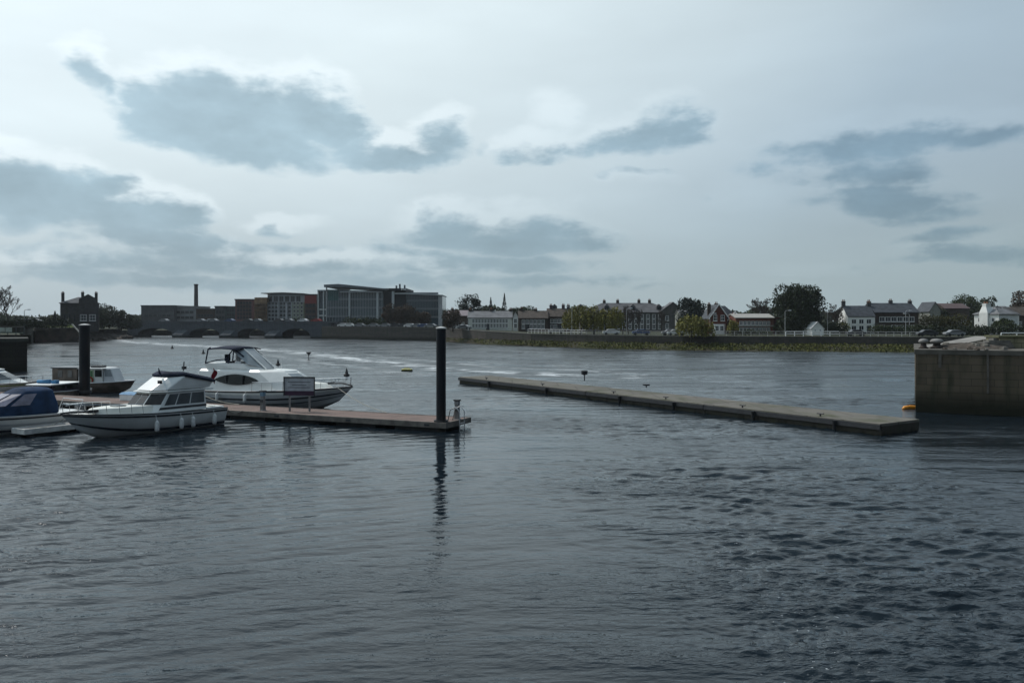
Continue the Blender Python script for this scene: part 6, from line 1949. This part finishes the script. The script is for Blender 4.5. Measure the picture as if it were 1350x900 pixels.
for px, c, lb in ((733, SI, 'silver car behind the white railing left of the willows'), (806, WH, 'white car parked behind the rails right of the willows'), (845, BU, 'blue car parked before the long grey building'), (884, SI, 'silver car at the right end of the long grey building'), (891, WH, 'white car beside the big willow bush'), (1128, BK, 'black car before the white house'), (1222, BK, 'black car on the road below the olive hedge'), (1258, SI, 'silver car on the road behind the quay bollards')):
    D = np.interp(px, [w[0] for w in WALL], [w[1] for w in WALL]) + 5.5
    car(lb, (WX(px, D), D, land_z(px) - .015), R(-3), c)

# ------------------------------------------------------------------ lamps, rails
def lamp(label, px, py_top, D, z=None, arm=1):
    z = land_z(px) if z is None else z
    h = WZ(py_top, D) - z
    t = empty('street_lamp', (WX(px, D), D, z), label, 'street lamp', 'street lamps')
    MB().tube([(0, 0, 0), (0, 0, 1.2), (0, 0, h - .3)], [.12, .085, .06], 8).build('post', mat('lamp_post_grey', (.36, .37, .37), .5), t)
    MB().tube([(0, 0, h - .3), (.25 * arm, 0, h - .05), (.8 * arm, 0, h)], .05, 6).build('bracket', MATS['lamp_post_grey'], t)
    q = MB(); x0, x1 = sorted((.8 * arm, 1.45 * arm)); q.frust([(x0, -.16), (x1, -.16), (x1, .16), (x0, .16)], h - .12, [(x0 + .05, -.1), (x1 - .05, -.1), (x1 - .05, .1), (x0 + .05, .1)], h + .1); q.build('lantern', mat('lamp_head', (.55, .56, .56), .5), t)
lamp('pale lamp post among the left-hand willows', 754, 404, 200, arm=-1)
lamp('lamp post right of the willow row', 826, 406, 200)
lamp('tall pale lamp post at the left side of the great dark tree', 1035, 409, 186)
lamp('lamp post right of the great dark tree', 1091, 411, 198)
lamp('lamp post in front of the brick semi-detached pair', 1194, 409, 196)
lamp('second thinner lamp post before the brick pair, right of the taller one', 1199, 413, 200, arm=-1)
lamp('thin lamp post on the left shore right of the bare trees', 32, 408, 190, 4.4)
lamp('lamp post at the left end of the white terrace', 617.5, 420, 226)
lamp('lamp post by the big willow bush', 936, 413, 186)

def railing(label, pts, h, every, m, r=.035, bars=2, name='railing'):
    t = empty(name, pts[0], label, 'railing', 'railings')
    o = Vector(pts[0])
    P_ = [Vector(p) - o for p in pts]
    for a, b in zip(P_[:-1], P_[1:]):
        L = (b - a).length
        n_ = max(1, int(L / every))
        for k in range(n_):
            p = a.lerp(b, k / n_)
            MB().tube([p, p + Vector((0, 0, h))], r * 1.25, 5).build('post', m, t)
    for k in range(bars):
        z = h * (k + 1) / bars
        MB().tube([p + Vector((0, 0, z)) for p in P_], r, 5).build('rail', m, t)
def wp(px, dz=0.0, dd=.4):
    D = float(np.interp(px, [w[0] for w in WALL], [w[1] for w in WALL]))
    return (WX(px, D + dd), D + dd, land_z(px) + dz)
railing('white railing on the river wall before the brown terraces and willows', [wp(696), wp(772)], 1.05, 1.15, M_WHITE, .035, 2)
railing('thin grey railing on the river wall before the long grey building', [wp(773), wp(892)], 1.0, 1.6, mat('dull_rail', (.30, .30, .30), .6), .03, 2)
railing('heavy white ranch rails on the river wall below the great dark tree', [wp(1036), wp(1106)], 1.0, 1.6, M_WHITE, .075, 2)
railing('thin pale railing on the river wall before the white house and brick pair', [wp(1107), wp(1210)], .95, 1.4, mat('pale_rail', (.5, .51, .5), .6), .04, 2)
railing('thin pale railing on the river wall below the red brick hall', [wp(936), wp(1034)], 1.0, 1.6, MATS['pale_rail'], .03, 2)
# pale panels and rails on the quay at the far left
t = empty('hoarding', (WX(-12, 130), 130, 3.62), 'pale hoarding panels with dark rails on the quay at the left edge', 'hoarding')
for k in range(3):
    q = MB(); q.box(k * 1.15, k * 1.15 + 1.0, 0, .08, .75, 1.45); q.build('panel', mat('pale_hoarding', (.38, .42, .38), .7), t)
for z in (.2, .55):
    q = MB(); q.box(0, 5.2, -.05, -.003, z, z + .12); q.build('rail', mat('green_grey_rail', (.16, .20, .17), .6), t)
for k in range(5):
    q = MB(); q.box(k * 1.3 - .06, k * 1.3 + .06, .083, .18, 0, 1.6); q.build('post', M_DARKM, t)
car('white car parked on the point at the left end of the bridge', (WX(162, 299), 299, 3.55), R(20), WH)
for px, c, lb in ((35, WH, 'white car parked on the left shore behind the hedge'), (44, SI, 'silver car parked on the left shore right of the white one')):
    car(lb, (WX(px, 200), 200, 5.4), R(10), c)
strip('shore_road', [(WX(-60, 196), 196, 5.38), (WX(62, 196), 196, 5.38)], [(WX(-60, 210), 210, 5.4), (WX(62, 210), 210, 5.4)], M_ROAD, 4, 2, 0.0, 4, kind='structure')

# ------------------------------------------------------------------ haze
q = MB(); q.box(-4300, 4300, -30, 6200, -4.0, 40)
hz = q.build('haze', bpy.data.materials.new('haze_air'))
hm = hz.data.materials[0]
hm.use_nodes = True
ht = hm.node_tree
ht.nodes.clear()
hv = nd(ht, 'ShaderNodeVolumePrincipled')
hv.inputs['Color'].default_value = (0.86, 0.93, 1.0, 1)
hv.inputs['Density'].default_value = 0.0001
hv.inputs['Anisotropy'].default_value = 0.2
ho = nd(ht, 'ShaderNodeOutputMaterial')
ht.links.new(hv.outputs[0], ho.inputs['Volume'])
tag(hz, kind='stuff')
hz['label'] = 'thin pale haze lying over the river and town'
scene.cycles.volume_bounces = 0
